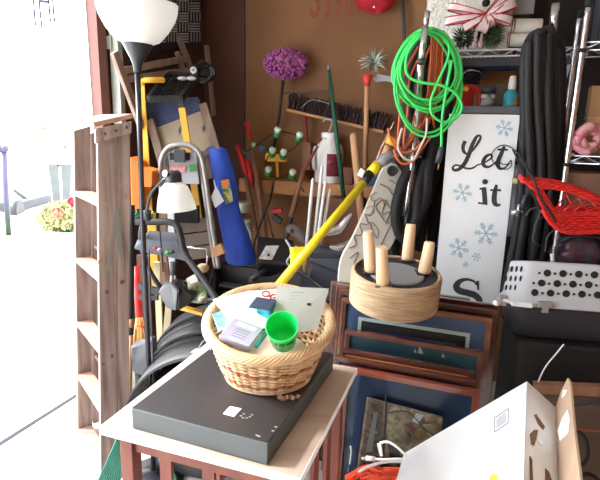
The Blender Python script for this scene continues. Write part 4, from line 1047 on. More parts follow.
MB().tube([at(517.2, 183, 2.2), at(514, 214, 2.2), at(512, 236, 2.2)], .021, 12).build('body', M_dgrey, t)
t = thing('chrome_fitting', at(520, 215, 2.12), 'small chrome valve fitting among the black hoses', 'fitting')
MB().tube([at(512, 213, 2.12), at(522, 211, 2.12)], .011, 10).build('barrel', M_chrome, t)
MB().tube([at(519, 204, 2.12), at(518, 216, 2.12)], .008, 8).build('stem', M_chrome, t)
MB().tube([at(521, 209, 2.12), at(526, 195, 2.12)], [.008, .013], 8).build('lever', M_dgrey, t)
for i, (P, lab) in enumerate((([(526, 216), (531, 209), (540, 210), (536, 226), (533, 240), (540, 246)], 'first thin grey wire loop below the red sleigh'), ([(534, 228), (540, 218), (552, 217), (560, 222)], 'short grey wire loop tucked under the sleigh'), ([(545, 252), (548, 236), (558, 229), (570, 229)], 'grey wire loop beside the plastic sack'), ([(555, 262), (556, 246), (566, 238), (584, 236), (600, 238)], 'long grey wire loop arching over the plastic sack'))):
    tag(MB().tube(ppath(P, 2.08, 6), .0042, 6).build('wire_loop', M_steel), lab, 'wire', 'grey wire loops below the sleigh')
# clear sack of red and blue things
t = thing('plastic_sack', at(575, 268, 2.05), 'plastic sack of dark red and blue odds and ends above the pet carrier', 'sack')
def sackf(u, v):
    c = at(575, 252, 2.15); a = 2*PI*v; p = u*PI; r = math.sin(p)*(1+.12*math.sin(5*a)+.1*math.sin(9*p))
    return c+V((.11*r*math.cos(a), .08*r*math.sin(a), .075*math.cos(p)))
MB().grid(sackf, 14, 26).build('bag', pic('sack_mix', [(58, 58, 70), (80, 84, 96), (96, 50, 60), (70, 84, 120), (110, 112, 116)], 14, .35), t)
MB().tube([at(553, 263, 2.02), at(552, 254, 2.02)], .008, 8).build('tie', M_white, t)

# ================================================================ right chrome shelving unit
PYS = 2.1
pt = at(589, 5, PYS); pb = at(563.5, 185, PYS); px_ = (pt.x+pb.x)/2
PTOP = at(589, 6, PYS).z
t = thing('wire_shelving_unit', V((px_, PYS, 0))+UU*.4+WW*.1, 'chrome wire shelving unit at the right edge of the room', 'shelving')
for (fa, fb) in ((0, 0), (.85, 0), (0, .2), (.85, .2)):
    p = V((px_, PYS, 0))+UU*fa+WW*fb
    mb = MB(); pts = []; rs = []
    for k in range(91): pts.append(V((p.x, p.y, PTOP*k/90))); rs.append(.0125 if k % 3 else .0108)
    mb.tube(pts, rs, 12); po = mb.build('post', M_chrome, t)
    MB().lathe([(.014, PTOP), (.014, PTOP+.02), (.004, PTOP+.025)], V((p.x, p.y, 0)), n=12).build('cap', M_blackm, po)
Z2 = at(585, 156, PYS).z; Z1 = at(592, 42, PYS-.01).z; Z3 = at(560, 214, PYS).z
for z in (Z1, Z2, Z3):
    mb = MB(); wireshelf(V((px_, PYS, 0)), V((px_, PYS, 0))+UU*.85, z, .2, mb, n=20, r=.003); mb.build('shelf', M_chrome, t)
for z in (Z1-.04, Z2-.045): MB().lathe([(.015, 0), (.015, .016)], V((px_, PYS, z)), n=12).build('collar', M_blackm, t)
def onu(z, a, b, h): return V((px_, PYS, 0))+UU*a+WW*b+ZZ*(z+.006+h)
t = thing('dark_bin', onu(Z1, .26, .17, 0), 'dark grey fabric bin on the top wire shelf', 'bin')
MB().box(onu(Z1, .26, .11, .12), (.42, .17, .24), (UU, WW, ZZ)).build('body', mat('charcoal_fabric', (46, 46, 56), .9, var=.2), t, bevel=.01)
MB().beam(onu(Z1, .2, .025, .14), onu(Z1, .32, .025, .14), .006, .03).build('pull', M_dgrey, t)
t = thing('brown_carton', onu(Z2, .22, .25, 0), 'tan cardboard carton at the back of the middle wire shelf', 'carton')
MB().box(onu(Z2, .24, .15, .14), (.34, .08, .28), (UU, WW, ZZ)).build('body', mat('dull_cardboard', (150, 116, 84), .85), t)
MB().box(onu(Z2, .24, .108, .14), (.34, .002, .03), (UU, WW, ZZ)).build('tape', mat('tape_tan', (172, 136, 96), .3), t)
# peppermint swirl garland
t = thing('peppermint_wreath', onu(Z2, .1, .08, 0), 'pink and white peppermint swirl ornament on the middle wire shelf', 'ornament')
c = at(589, 142, 2.11); c.z = Z2+.006+.062
M_pink = mat('candy_pink', (186, 108, 122), .5, col2=(214, 172, 178), scale=30); M_cred = mat('candy_red', (190, 50, 70), .5)
sp = MB(); P = []
for i in range(90):
    a = i/90*4.4*PI; r = .054-.036*i/90
    P.append(c+V((r*math.cos(-a+3.6), -.0-.012*math.sin(i*.2), r*math.sin(-a+3.6))))
sp.tube(P, [.022-.011*i/90 for i in range(90)], 10); sp.build('swirl', M_pink, t)
s2 = MB(); 
for k in range(9):
    i = 4+k*8; p = P[i]; d = (P[i+1]-P[i]).normalized(); r = (.022-.011*i/90)+.0012
    s2.lathe([(r, -.005), (r, .005)], p, (d+V((0, .6, 0))).normalized(), 12)
s2.build('stripes', M_cred, t)
MB().tube(spline([at(572, 139, 2.1), at(575, 146, 2.1), at(582, 151, 2.08), at(590, 152, 2.07)], 6), [.01]+[.014]*17+[.01], 10).build('candy_tail', M_pink, t)
t = thing('green_bauble', at(594, 128, 2.2), 'shiny green bauble with leaves above the peppermint ornament', 'ornament')
MB().ball(at(593.5, 120, 2.18), .013, 14).build('ball', mat('shiny_green', (20, 150, 70), .15, .4), t)
mb = MB(); rd = random.Random(31)
for i in range(90):
    p = at(594+rd.uniform(-8, 6), 124+rd.uniform(-9, 6), 2.22); d = V((rd.gauss(0, 1), rd.gauss(0, 1), rd.gauss(0, 1))).normalized(); mb.tube([p, p+d*.03], [.003, .001], 4)
mb.build('tinsel', mat('tinsel_green', (30, 70, 40), .5, var=.4, scale=50), t)
tag(MB().box(onu(Z3, .2, .11, .085), (.36, .16, .165), (UU, WW, ZZ)).build('shoe_box', mat('dull_brown_box', (126, 92, 76), .85), bevel=.003), 'dull brown box on the lower wire shelf behind the sleigh', 'box')

# ================================================================ red wicker sleigh
M_sled = mat('red_wicker', (206, 36, 34), .45, var=.15, scale=60)
YS = 1.82; SD = .16
t = thing('wicker_sleigh', at(572, 235, YS+.1), 'red wicker sleigh basket hanging at the right edge', 'sleigh')
def sl(x, y, d=0.): return at(x, y, YS)+WW*d-UU*0
top = [(522, 180), (530, 182), (545, 184), (560, 186), (576, 190), (592, 196), (612, 205), (634, 214)]
inner = [(537, 187), (550, 187), (562, 189), (577, 193), (592, 200), (612, 209), (634, 218)]
front = [(524, 180), (534, 189), (541, 204), (547, 217), (556, 227), (568, 232), (590, 232), (612, 231), (634, 230)]
front2 = [(541, 188), (548, 200), (556, 213), (566, 213.5), (590, 213), (612, 213), (634, 213)]
for d in (0, SD):
    mb = MB()
    for P, r in ((top, .011), (inner, .008), (front, .010), (front2, .006)):
        sp_ = spline([sl(x, y, d) for x, y in P], 8)
        for s in range(3):
            mb.tube([p+V((0, .0045*math.sin(i*.55+s*2.1), .0045*math.cos(i*.55+s*2.1))) for i, p in enumerate(sp_)], r*.6, 6)
    mb.build('braided_frame', M_sled, t)
    for k in range(7):
        f_ = (k+.5)/7
        lo_p = [(562, 229), (576, 231.5), (600, 231), (634, 230)]; hi_p = [(557, 215), (572, 214), (600, 213.5), (634, 213)]
        P = [(a_[0]*f_+b_[0]*(1-f_), a_[1]*f_+b_[1]*(1-f_)) for a_, b_ in zip(lo_p, hi_p)]
        q = spline([sl(x, y, d) for x, y in P], 8)
        MB().tube([p+V((0, .004*math.sin(i*1.6+k*PI), 0)) for i, p in enumerate(q)], .0048, 5).build('woven_row', M_sled, t)
    for k in range(6 if d == 0 else 0):
        f_ = (k+.5)/6; q = spline([sl(f0[0]*(1-f_)+f1[0]*f_, f0[1]*(1-f_)+f1[1]*f_, d) for f0, f1 in zip([(526, 182), (541, 205), (548, 219), (560, 229)], [(539, 186), (547, 199), (554, 212), (565, 216)])], 6)
        MB().tube([p+V((0, .004*math.sin(i*1.6+k*PI), 0)) for i, p in enumerate(q)], .0044, 5).build('woven_row', M_sled, t)
    if d == 0:
        for (xa, ya, xb, yb) in ((557, 207, 566, 193), (562, 213, 578, 197), (572, 213, 588, 201), (566, 194, 576, 213), (578, 198, 590, 213), (584, 213, 600, 206), (592, 203, 602, 213), (600, 213, 614, 211)):
            MB().tube([sl(xa, ya, d), sl(xb, yb, d)], .0026, 5).build('lattice_cane', M_sled, t)
mb = MB(); 
for i in range(9):
    p = spline([sl(x, y+1) for x, y in front], 3)[14+i]; mb.tube([p, p+WW*SD], .005, 5)
mb.build('floor_canes', M_sled, t)
MB().tube([sl(523, 180), sl(523, 180, SD)], .011, 6).build('cross_cane', M_sled, t); MB().tube([sl(600, 200), sl(600, 200, SD)], .008, 6).build('cross_cane', M_sled, t)
t = thing('black_lead', at(520, 160, 1.8), 'thin black lead looped over the sign and tied to the red sleigh', 'cord')
MB().tube(ppath([(513, 150, .45), (519, 154, .2), (527, 168, .05), (534, 180, -.02), (541, 198, -.03), (550, 212, -.03), (556, 222, -.02)], YS, 6), .0042, 6).build('strand', M_blackm, t)
MB().tube(ppath([(513, 150, .45), (519, 162, .2), (526, 180, .05), (534, 196, -.02), (541, 210, -.02)], YS, 6), .0042, 6).build('strand', M_blackm, t)
MB().tube(spline([S0+sX*sg(x, y)[0]+ZZ*sg(x, y)[1]+sN*.012 for x, y in ((514, 150), (510, 147), (503, 145), (496, 148), (491, 155), (494, 163), (503, 169), (510, 167), (510.5, 160), (507, 164), (500, 163), (498, 156))], 6), .0022, 6).build('loop', M_blackm, t)

# ================================================================ pet carrier
M_car = mat('carrier_grey', (176, 178, 184), .45, var=.03); M_cart = mat('carrier_dark', (34, 34, 41), .5)
M_latch = mat('latch_taupe', (132, 126, 124), .5)
ang = R(-9); kX = V((math.cos(ang), math.sin(ang), 0)); kY = V((-kX.y, kX.x, 0))
KC = at(520, 303, 1.70)             # front corner at the flange height
t = thing('pet_carrier', KC+kX*.24+kY*.16-ZZ*(KC.z-.0), 'grey and black pet carrier with ventilation holes at the right edge', 'pet carrier')
FZ = KC.z
def kp(a, b, z): return KC+kX*a+kY*b+ZZ*(z-FZ)
def outline(ins, L=.52, D=.33, ch=.1):
    x0, x1, y0, y1 = ins, L-ins, ins, D-ins
    base = [(x0-.058+ins*.3, y0+.05), (x0, y0), (x1, y0), (x1+.058, y0+.05), (x1+.058, y1-.05), (x1, y1), (x0+.10, y1), (x0+.065+ins*.3, y1-.05)]
    o = []
    n = len(base)
    for i in range(n):
        p, q, r = V((*base[i-1], 0)), V((*base[i], 0)), V((*base[(i+1) % n], 0))
        a = q+(p-q).normalized()*.022; b = q+(r-q).normalized()*.022
        for k in range(5):
            f = k/4; o.append((a*(1-f)**2+q*2*f*(1-f)+b*f*f))
    return o
def loft(levels, nm, m, par):
    mb = MB(); rings = []
    for ins, z in levels: rings.append([mb.bm.verts.new(kp(p.x, p.y, z-(.32*max(0, p.y-.03) if z > FZ+.03 else 0))) for p in outline(ins)])
    n = len(rings[0])
    for A, B in zip(rings, rings[1:]):
        for k in range(n): mb._f((A[k], A[(k+1) % n], B[(k+1) % n], B[k]), True)
    mb._f(rings[0][::-1], False); mb._f(rings[-1], False)
    return mb.build(nm, m, par)
TZc = at(533, 261, 1.72).z
loft([(-.012, FZ-.008), (-.012, FZ+.004), (0, FZ+.006), (.016, TZc-.008), (.02, TZc-.002), (.034, TZc)], 'top_shell', M_car, t)
BZ = at(520, 341, 1.7).z
loft([(.045, BZ), (.03, BZ+.015), (.004, FZ-.03), (.002, FZ-.009)], 'bottom_tub', M_cart, t)
# vents
def frontpt(x, y):
    d = ray(x, y); n = (kY*(-1)+ZZ*.13).normalized(); p = kp(.1, .0075, (FZ+TZc)/2); return CAM+d*((p-CAM).dot(n)/d.dot(n)), n
M_hole = mat('vent_shadow', (20, 20, 24), .9)
for r_, (y0, x0) in enumerate(((273, 547.3), (283, 541.5), (292.5, 534.8))):
    for i in range(5):
        for (dx, rr) in ((0, .0125), (-8, .0045)):
            x = x0+i*15.7+dx; y = y0+i*.6
            if x < 536+(-r_*3) or x > 606: continue
            p, n = frontpt(x, y); MB().lathe([(rr, -.004), (rr, .0012)], p, n, 18).build('vent_hole', M_hole, t)
lA, lB = kp(0, 0, FZ), kp(-.058, .05, FZ); ln = (lB-lA).normalized(); lnn = V((ln.y, -ln.x, 0)); lnn = lnn if lnn.y < 0 else -lnn
def leftpt(x, y):
    d = ray(x, y); n = lnn*.99+ZZ*.14; p = (lA+lB)/2+ZZ*(TZc-FZ)/2-lnn*.0115; return CAM+d*((p-CAM).dot(n)/d.dot(n)), n
for (y, xs) in ((269, (507, 511.6, 516.4, 521.3)), (278.5, (505.5, 510.6, 515.5, 520.6)), (287.5, (502, 506.3, 510.6, 515.3))):
    for x in xs:
        p, n = leftpt(x, y); MB().lathe([(.0052, -.004), (.0052, .0012)], p, n, 12, sx=.75, sy=2.1, xdir=ln).build('vent_slit', M_hole, t)
for (xa, xb) in ((511, 533), (570, 586), (494, 499)):
    a, b = at(xa, 303+(xa-511)*.06, 1.69), at(xb, 304.5+(xb-511)*.05, 1.67)
    MB().beam(a, b, .02, .018).build('rim_tab', M_lgrey, t, bevel=.005)
for (x, y) in ((545, 304.5), (503.5, 298)):
    a = at(x, y, 1.665 if x > 520 else 1.74); MB().box(a, (.05 if x > 520 else .028, .018, .022), (kX, kY, ZZ)).build('latch', M_latch, t, bevel=.004)
    MB().box(a-ZZ*.012+V((0, -.004, 0)), (.02, .014, .03), (kX, kY, ZZ)).build('latch_tongue', M_latch, t)
# dark cabinet below the carrier
tz = BZ-.002
t = thing('storage_bench', kp(.24, .18, 0), 'black storage bench under the pet carrier', 'bench')
M_bench = mat('black_bench', (16, 15, 16), .7, var=.3, scale=8)
MB().box(kp(.385, .14, tz-.012), (.75, .27, .022), (kX, kY, ZZ)).build('top', M_bench, t, bevel=.003)
MB().box(kp(.385, .145, (tz-.024)/2), (.73, .25, tz-.024), (kX, kY, ZZ)).build('body', M_bench, t)
mb = MB(); mb.beam(kp(.06, .038, tz-.075), kp(.74, .018, tz-.075), .006, .004); mb.build('drawer_edge', M_steel, t)
tag(MB().tube(ppath([(564, 344, 0), (556, 354, 0), (546, 366, 0), (539, 380, .0), (536, 390, .02)], 1.6, 6), .0028, 6).build('white_wire', M_lgrey), 'single thin white wire dangling in front of the black bench', 'wire')
# framed board and cables in the lower right corner
t = thing('framed_panel', at(575, 440, 1.5), 'brown hardboard panel with a wooden top rail in the lower right corner', 'panel')
A, B = at(534, 387, 1.6), at(625, 391, 1.55); MB().beam(A, B, .03, .035).build('top_rail', M_hdark, t)
C_, D_ = at(530, 520, 1.45), at(640, 520, 1.4); MB().prism([A-ZZ*.018, B-ZZ*.018, D_, C_], V((0, .01, 0))).build('sheet', mat('hardboard', (84, 68, 56), .8, var=.12, scale=7), t)
for i, (P, lab) in enumerate((([(560, 400), (574, 404), (590, 402), (606, 404)], 'flat grey cable crossing the top of the brown panel'), ([(578, 430), (586, 440), (588, 455), (583, 464), (574, 468)], 'black cable curl on the brown panel'), ([(576, 478), (588, 474), (598, 480), (606, 490)], 'black cable at the bottom corner of the brown panel'), ([(570, 428), (584, 430), (600, 431), (612, 430)], 'thin red-brown cable crossing the brown panel'))):
    r = (.009, .006, .007, .004)[i]; m = (M_dgrey, M_blackm, M_blackm, mat('rust_cable', (140, 70, 54), .6))[i]
    tag(MB().tube(ppath(P, 1.42, 6), r, 6).build('cable', m), lab, 'cable')

# ================================================================ picture frames
M_f = [wood('mahogany', (70, 36, 30), (100, 54, 42), 0, .25, 20, .05, .5), wood('walnut', (96, 58, 38), (132, 84, 54), 0, .25, 20, .05, .5), wood('plum_wood', (78, 44, 42), (108, 64, 56), 0, .25, 20, .05, .5), wood('cherry', (96, 42, 32), (128, 62, 46), 0, .25, 20, .05, .5)]
M_gold = wood('gold_lip', (186, 112, 40), (214, 142, 58), 0, .35, 20, .05)
M_navy = mat('navy_mat', (58, 76, 114), .8, var=.1)
M_sea = pic('sea_print', [(54, 84, 102), (66, 100, 116), (84, 120, 134)], 4, .5, stretch=(1, 1, 4))
M_dusk = pic('dusk_print', [(64, 74, 108), (80, 96, 140), (106, 126, 166)], 3, .5)
M_glass = glassy('picture_glass', ior=1.22)
LEAN = 8
n_ = UU.cross(WW*math.sin(R(LEAN))+ZZ*math.cos(R(LEAN)))
def frame(tl, trx, Yl, bar, dep, fm, label, lip=None, matw=.05, pm=None, lean=14, inner=None, extra=None, sides=1):
    TL = at(tl[0], tl[1], Yl); lo, hi = .2, 1.2
    for _ in range(40):
        m = (lo+hi)/2
        if proj(TL+UU*m)[0] < trx: lo = m
        else: hi = m
    w = lo; la = R(LEAN); Hn = TL.z/math.cos(la)
    z = WW*math.sin(la)+ZZ*math.cos(la); n = UU.cross(z)    # n faces the viewer
    bl = TL-z*Hn
    t = thing('picture_frame', V((bl+UU*w/2))*1, label, 'picture frame', 'stacked picture frames'); t.location.z = 0
    def fp(a, h, d=0.): return bl+UU*a+z*h+n*d
    mb = MB(); h = Hn
    def bars(b0, b1, d0, d1, m, nm):
        mb = MB()
        for (q) in (((b0, b0), (w-b0, b0), (w-b1, b1), (b1, b1)), ((w-b0, b0), (w-b0, h-b0), (w-b1, h-b1), (w-b1, b1)), ((w-b0, h-b0), (b0, h-b0), (b1, h-b1), (w-b1, h-b1)), ((b0, h-b0), (b0, b0), (b1, b1), (b1, h-b1))):
            mb.prism([fp(a, c, d0) for a, c in q], n*(d1-d0))
        return mb.build(nm, m, t)
    bars(0, bar*.45, -dep, .0, fm, 'outer_moulding'); bars(bar*.42, bar*.8, -dep, -.005, fm, 'inner_moulding'); bars(bar*.8, bar, -dep, -.009, M_f[1], 'inner_lip')
    if lip: bars(bar*.96, bar+.02, -dep, -.004, lip, 'lip')
    MB().prism([fp(bar*.8, bar*.8, -dep), fp(w-bar*.8, bar*.8, -dep), fp(w-bar*.8, h-bar*.8, -dep), fp(bar*.8, h-bar*.8, -dep)], n*.004).build('backing', M_navy if inner is None else inner, t)
    if pm:
        a = bar+matw; MB().prism([fp(a, a, -dep+.0045), fp(w-a, a, -dep+.0045), fp(w-a, h-a, -dep+.0045), fp(a, h-a, -dep+.0045)], n*.001).build('print', pm, t)
    if extra: extra(t, fp, w, h, bar, dep)
    MB().prism([fp(bar*.9, bar*.9, -dep+.009), fp(w-bar*.9, bar*.9, -dep+.009), fp(w-bar*.9, h-bar*.9, -dep+.009), fp(bar*.9, h-bar*.9, -dep+.009)], n*.0015).build('glass', M_glass, t)
    return t, fp, w, h
def inset(cols):
    def f(t, fp, w, h, bar, dep):
        for (m, mm, q) in cols:
            mb = MB()
            b0, b1 = mm
            for s in (((b0, b0), (w-b0, b0), (w-b1, b1), (b1, b1)), ((w-b0, b0), (w-b0, h-b0), (w-b1, h-b1), (w-b1, b1)), ((w-b0, h-b0), (b0, h-b0), (b1, h-b1), (w-b1, h-b1)), ((b0, h-b0), (b0, b0), (b1, b1), (b1, h-b1))):
                mb.prism([fp(a, c, -dep+.004+q) for a, c in s], n_*.001)
            mb.build('mat_line', m, t)
    return f

M_matl = mat('pale_mat', (240, 244, 244), .8); M_tealm = mat('teal_mat', (86, 120, 140), .8)
frame((331, 281), 470, 2.16, .02, .03, M_f[0], 'rearmost dark red frame, its corner showing left of the stool')
frame((336, 284), 500, 2.09, .02, .03, M_f[0], 'dark mahogany frame behind the stool, second from the back')
frame((339, 290), 498, 2.02, .02, .03, M_f[0], 'mahogany frame directly behind the blue-matted picture')
frame((341.5, 298), 492.5, 1.95, .02, .03, M_f[1], 'walnut frame with blue picture and white mat line under the stool', pm=M_dusk, matw=.0, extra=inset(((M_tealm, (.062, .066), .002), (M_matl, (.072, .086), .002), (M_ink, (.086, .12), .002))), inner=M_dusk)
def sails(t, fp, w, h, bar, dep):
    for a, k in ((.52, .012), (.55, .022), (.72, .012)):
        MB().prism([fp(w*a, h-.05, -dep+.006), fp(w*a+k, h-.05, -dep+.006), fp(w*a+k*.2, h-.05+k*1.3, -dep+.006)], n_*.001).build('sail', M_matl, t)
frame((345, 330), 484, 1.885, .02, .03, M_f[2], 'plum-brown frame with teal sailing picture in the middle of the stack', pm=M_sea, matw=0, extra=sails, inner=M_sea)
frame((341, 349), 474, 1.82, .022, .03, M_f[2], 'plum frame with a gold inner lip, third from the front', lip=M_gold)
frame((334, 356), 476, 1.757, .02, .03, M_f[0], 'dark mahogany frame just behind the front picture')
ff, fp, fw, fh = frame((343, 367), 480, 1.69, .022, .03, M_f[3], 'front red-brown frame with navy mat beside the table', inner=M_navy)
# little silver clip on the mat
def fpx(x, y, off=.004):
    d = ray(x, y); p = fp(.1, .3, off); return CAM+d*((p-CAM).dot(n_)/d.dot(n_))
def fq(pts, off): return [fpx(x, y, off) for x, y in pts]
t = thing('art_print', fpx(395, 478), 'sleeved brown photo print lying against the front picture frame', 'print')
M_art = pic('brown_art', [(66, 52, 52), (104, 84, 76), (146, 118, 98), (60, 46, 44), (190, 176, 164)], 20, .4, 3)
M_art2 = pic('tan_art', [(70, 44, 42), (132, 92, 74), (168, 136, 104), (214, 190, 152), (120, 50, 46)], 20, .4, 6)
MB().prism(fq([(367, 397), (443, 417), (441, 470), (426, 490), (354, 490)], .006), n_*.003).build('sheet', M_art, t)
MB().prism(fq([(388, 404), (442, 418), (440, 470), (384, 466)], .0095), n_*.0008).build('figure_panel', M_art2, t)
for P, cc_ in (([(392, 425), (402, 420), (410, 430), (404, 446), (394, 442)], (176, 150, 118)), ([(410, 432), (420, 428), (430, 436), (436, 450), (424, 456), (414, 446)], (196, 160, 120)), ([(404, 424), (412, 422), (416, 430), (411, 438), (405, 434)], (132, 58, 50)), ([(422, 424), (432, 424), (438, 436), (430, 438)], (206, 184, 150)), ([(388, 444), (398, 448), (402, 460), (390, 462)], (58, 36, 36)), ([(396, 410), (406, 412), (402, 420), (394, 420)], (150, 128, 112))):
    MB().prism(fq(P, .0104), n_*.0006).build('painted_shape', mat('painted_%d' % cc_[0], cc_, .5, var=.3, scale=60), t)
MB().prism(fq([(374, 412), (378, 412), (372, 452), (366, 452)], .0095), n_*.001).build('pale_streak', mat('pale_grey_streak', (170, 166, 166), .5), t)
MB().prism(fq([(416, 413), (424, 415), (418, 424), (412, 421)], .0105), n_*.001).build('white_mark', M_paper, t)
MB().tube(spline(fq([(388, 413), (398, 411), (410, 413), (424, 428), (440, 440)], .011), 6), .002, 5).build('dark_line', M_ink, t)
MB().prism(fq([(365.5, 396), (444.5, 417), (442, 472), (426, 492), (352, 492)], .013), n_*.0008).build('clear_sleeve', M_glass, t)
tag(MB().tube(spline(fq([(350.5, 446), (351.5, 452), (350, 464)], .006), 4), .0035, 6).build('silver_clip', M_galv), 'small silver strip on the navy mat of the front frame', 'clip')
tag(MB().tube(spline([fpx(386, 395, .02), fpx(385, 425, .025), fpx(383, 455, .03), fpx(382, 490, .03)], 5), .0026, 5).build('black_thread', M_blackm), 'thin black cable hanging straight down over the photo print', 'cable')

# ================================================================ white box, flap
BP = at(527, 381, 1.3); vd = -ray(512, 425).normalized(); br = UPV.cross(vd).normalized(); br = RGT-(vd*RGT.dot(vd)); br.normalize(); bu = vd.cross(br)
def cv(a, b, c): return (br*a+bu*b+vd*c).normalized()

ea = -.3
for _ in range(60):
    e_ = cv(ea, -.661, .75); ea += (527.5-proj(BP+e_*.2)[0])*.0004
e_ = cv(ea, -.661, .75); d1 = cv(-.790, -.440, -.43); d1 = (d1-e_*d1.dot(e_)).normalized(); d2 = cv(.637, -.577, -.509); d2 = (d2-e_*d2.dot(e_)-d1*d2.dot(d1)).normalized()
lo, hi = .1, .8
for _ in range(40):
    m = (lo+hi)/2
    if proj(BP+d1*m)[0] > 404: lo = m
    else: hi = m
B1 = lo; lo, hi = .02, .4
for _ in range(40):
    m = (lo+hi)/2
    if proj(BP+d2*m)[0] < 557: lo = m
    else: hi = m
B2 = lo; BE = .46
t = thing('shipping_box', BP+d1*B1+d2*B2, 'large white shipping box with an open kraft flap in the right foreground', 'box')
M_wbox = mat('white_cardboard', (230, 231, 234), .6, var=.02); M_kraft = mat('kraft_card', (172, 144, 120), .85, var=.08); M_torn = mat('torn_kraft', (120, 88, 66), .9, var=.2, scale=40)
mb = MB(); th = .004
mb.prism([BP, BP+d1*B1, BP+d1*B1+e_*BE, BP+e_*BE], d2*th).prism([BP, BP+d2*B2, BP+d2*B2+e_*BE, BP+e_*BE], d1*th)
mb.prism([BP+d1*B1, BP+d1*B1+d2*B2, BP+d1*B1+d2*B2+e_*BE, BP+d1*B1+e_*BE], -d1*th).prism([BP, BP+d1*B1, BP+d1*B1+d2*B2, BP+d2*B2], e_*th).prism([BP+e_*BE, BP+e_*BE+d1*B1, BP+e_*BE+d1*B1+d2*B2, BP+e_*BE+d2*B2], -e_*th)
mb.build('carton', M_wbox, t, bevel=.0015)
def wpx(x, y, off=.001):
    d = ray(x, y); n = -d2; return CAM+d*((BP+n*off-CAM).dot(n)/d.dot(n))
def rpx(x, y, off=.001):
    d = ray(x, y); n = -d1; return CAM+d*((BP+n*off-CAM).dot(n)/d.dot(n))
M_lg = mat('print_grey', (150, 152, 158), .7)
lb = MB(); Q = [wpx(494.5, 418), wpx(508.5, 408.5), wpx(508, 423), wpx(494.5, 432)]
lb.tube(Q, .0009, 4, True); lo_ = lb.build('printed_label', M_ink, t)
for k in range(6):
    f = .18+.12*k; a = Q[0].lerp(Q[3], f).lerp(Q[1].lerp(Q[2], f), .15); b = Q[0].lerp(Q[3], f).lerp(Q[1].lerp(Q[2], f), .85); MB().beam(a, b, .0016, .001, -d2).build('print_line', M_lg, lo_)
MB().prism([wpx(*q) for q in ((489, 482), (490.5, 476), (493, 474), (496, 475), (497.5, 474.5), (497, 482))], d2*-.0008).build('printed_emblem', mat('lime_print', (214, 222, 70), .6), t)
for P in ([(534, 415), (536, 414), (545, 427), (543, 430), (538, 424)], [(530, 434), (534, 430), (538, 430), (537, 436), (534, 446), (531, 444)], [(529.5, 455), (532, 460), (533, 482), (530, 482)], [(545, 468), (549, 472), (552, 482), (545, 482)]):
    MB().prism([rpx(*q) for q in P], -d1*.0008).build('torn_patch', M_torn, t)
for P in ([(529, 446), (534, 450), (533, 458), (529.5, 456)], [(536, 438), (542, 440), (543, 446), (539, 444)]):
    MB().prism([rpx(*q) for q in P], -d1*.0012).build('white_tape', M_paper, t)
h0 = BP+d2*B2; fdir = -(d1*.80+d2*.60).normalized()
def flx(x, y, off=.0):
    n = fdir.cross(e_); d = ray(x, y); return CAM+d*((h0+n*off-CAM).dot(n)/d.dot(n))
n = fdir.cross(e_)
n = n if n.dot(vd) > 0 else -n
def fx(x, y, off): 
    d = ray(x, y); return CAM+d*((h0+n*off-CAM).dot(n)/d.dot(n))
h1 = h0+e_*BE
MB().prism([h0, fx(563, 392, 0), fx(569.5, 378.5, 0), fx(572, 383, 0), fx(576.5, 430, 0), fx(583, 480, 0), fx(592, 540, 0), h1], n*.005).build('flap', M_kraft, t)
for P in ([(567, 390), (565, 395), (562, 398), (563.5, 390)], [(567.5, 410), (569.5, 419), (568, 433), (560, 441), (557.5, 431), (562, 419)]):
    MB().prism([fx(x, y, .0052) for x, y in P], n*.0006).build('torn_white_paper', M_paper, t)
MB().ball(fx(574, 430, .007), .003, 8).build('staple', M_galv, t)
# support under the box: a storage tote on the floor
bl_ = BP+d1*B1+d2*B2
# ================================================================ cables and netting in front
t = thing('usb_cable', fpx(395, 465, .04), 'white charging cable looped in front of the photo print', 'cable')
MB().tube(spline([fpx(380, 443, .04), fpx(388, 442, .06), fpx(398, 448, .08), fpx(408, 458, .1), fpx(416, 468, .12)], 6), .0042, 8).build('lead', M_white, t)
MB().tube(spline([fpx(374, 459, .05), fpx(386, 459.5, .06), fpx(398, 459, .08), fpx(412, 461, .1)], 6), .0045, 8).build('lead', M_white, t)
MB().tube([fpx(366, 458, .05), fpx(375, 459, .05)], .0085, 8).build('plug', M_white, t)
MB().tube([fpx(362, 458.5, .05), fpx(366, 458.5, .05)], .005, 8).build('connector', M_galv, t)
MB().tube(spline([fpx(352, 478, .06), fpx(362, 470, .07), fpx(376, 464, .08), fpx(392, 461, .09), fpx(408, 462, .1)], 6), .0055, 8).build('lead', M_lgrey, t)
MB().prism(fq([(377, 443), (381, 444), (383, 456), (380, 456)], .045), n_*.002).build('tab', M_white, t)
M_net = mat('orange_red_net', (228, 70, 36), .5, var=.15, scale=30)
t = thing('mesh_bag', fpx(380, 485, .1), 'orange-red mesh bag in a heap below the photo print', 'bag')
rd = random.Random(17); mb = MB()
def hp(u, v):
    x = 345+70*u; y = 475-11*math.sin(PI*u)*(.6+.4*math.sin(7*u))-6*u+22*v
    return fpx(x, y, .03+.05*math.sin(PI*v)+.012*math.sin(11*u+5*v))
mb.grid(hp, 26, 8)
mb.build('folds', M_net, t)
for i in range(26):
    u0 = rd.random(); v0 = rd.random()*.7; P = [hp(min(1, max(0, u0+rd.uniform(-.1, .1)*k)), min(1, max(0, v0+rd.uniform(-.15, .15)*k)))+n_*.01 for k in range(5)]
    MB().tube(spline(P, 4), .0048, 6).build('strand', M_net, t)
# ================================================================ left corner
def lws(pts, off): return [lw(x, y, off) for x, y in pts]
M_lath = wood('grey_lath', (120, 100, 88), (150, 128, 112), 2, .7, 24)
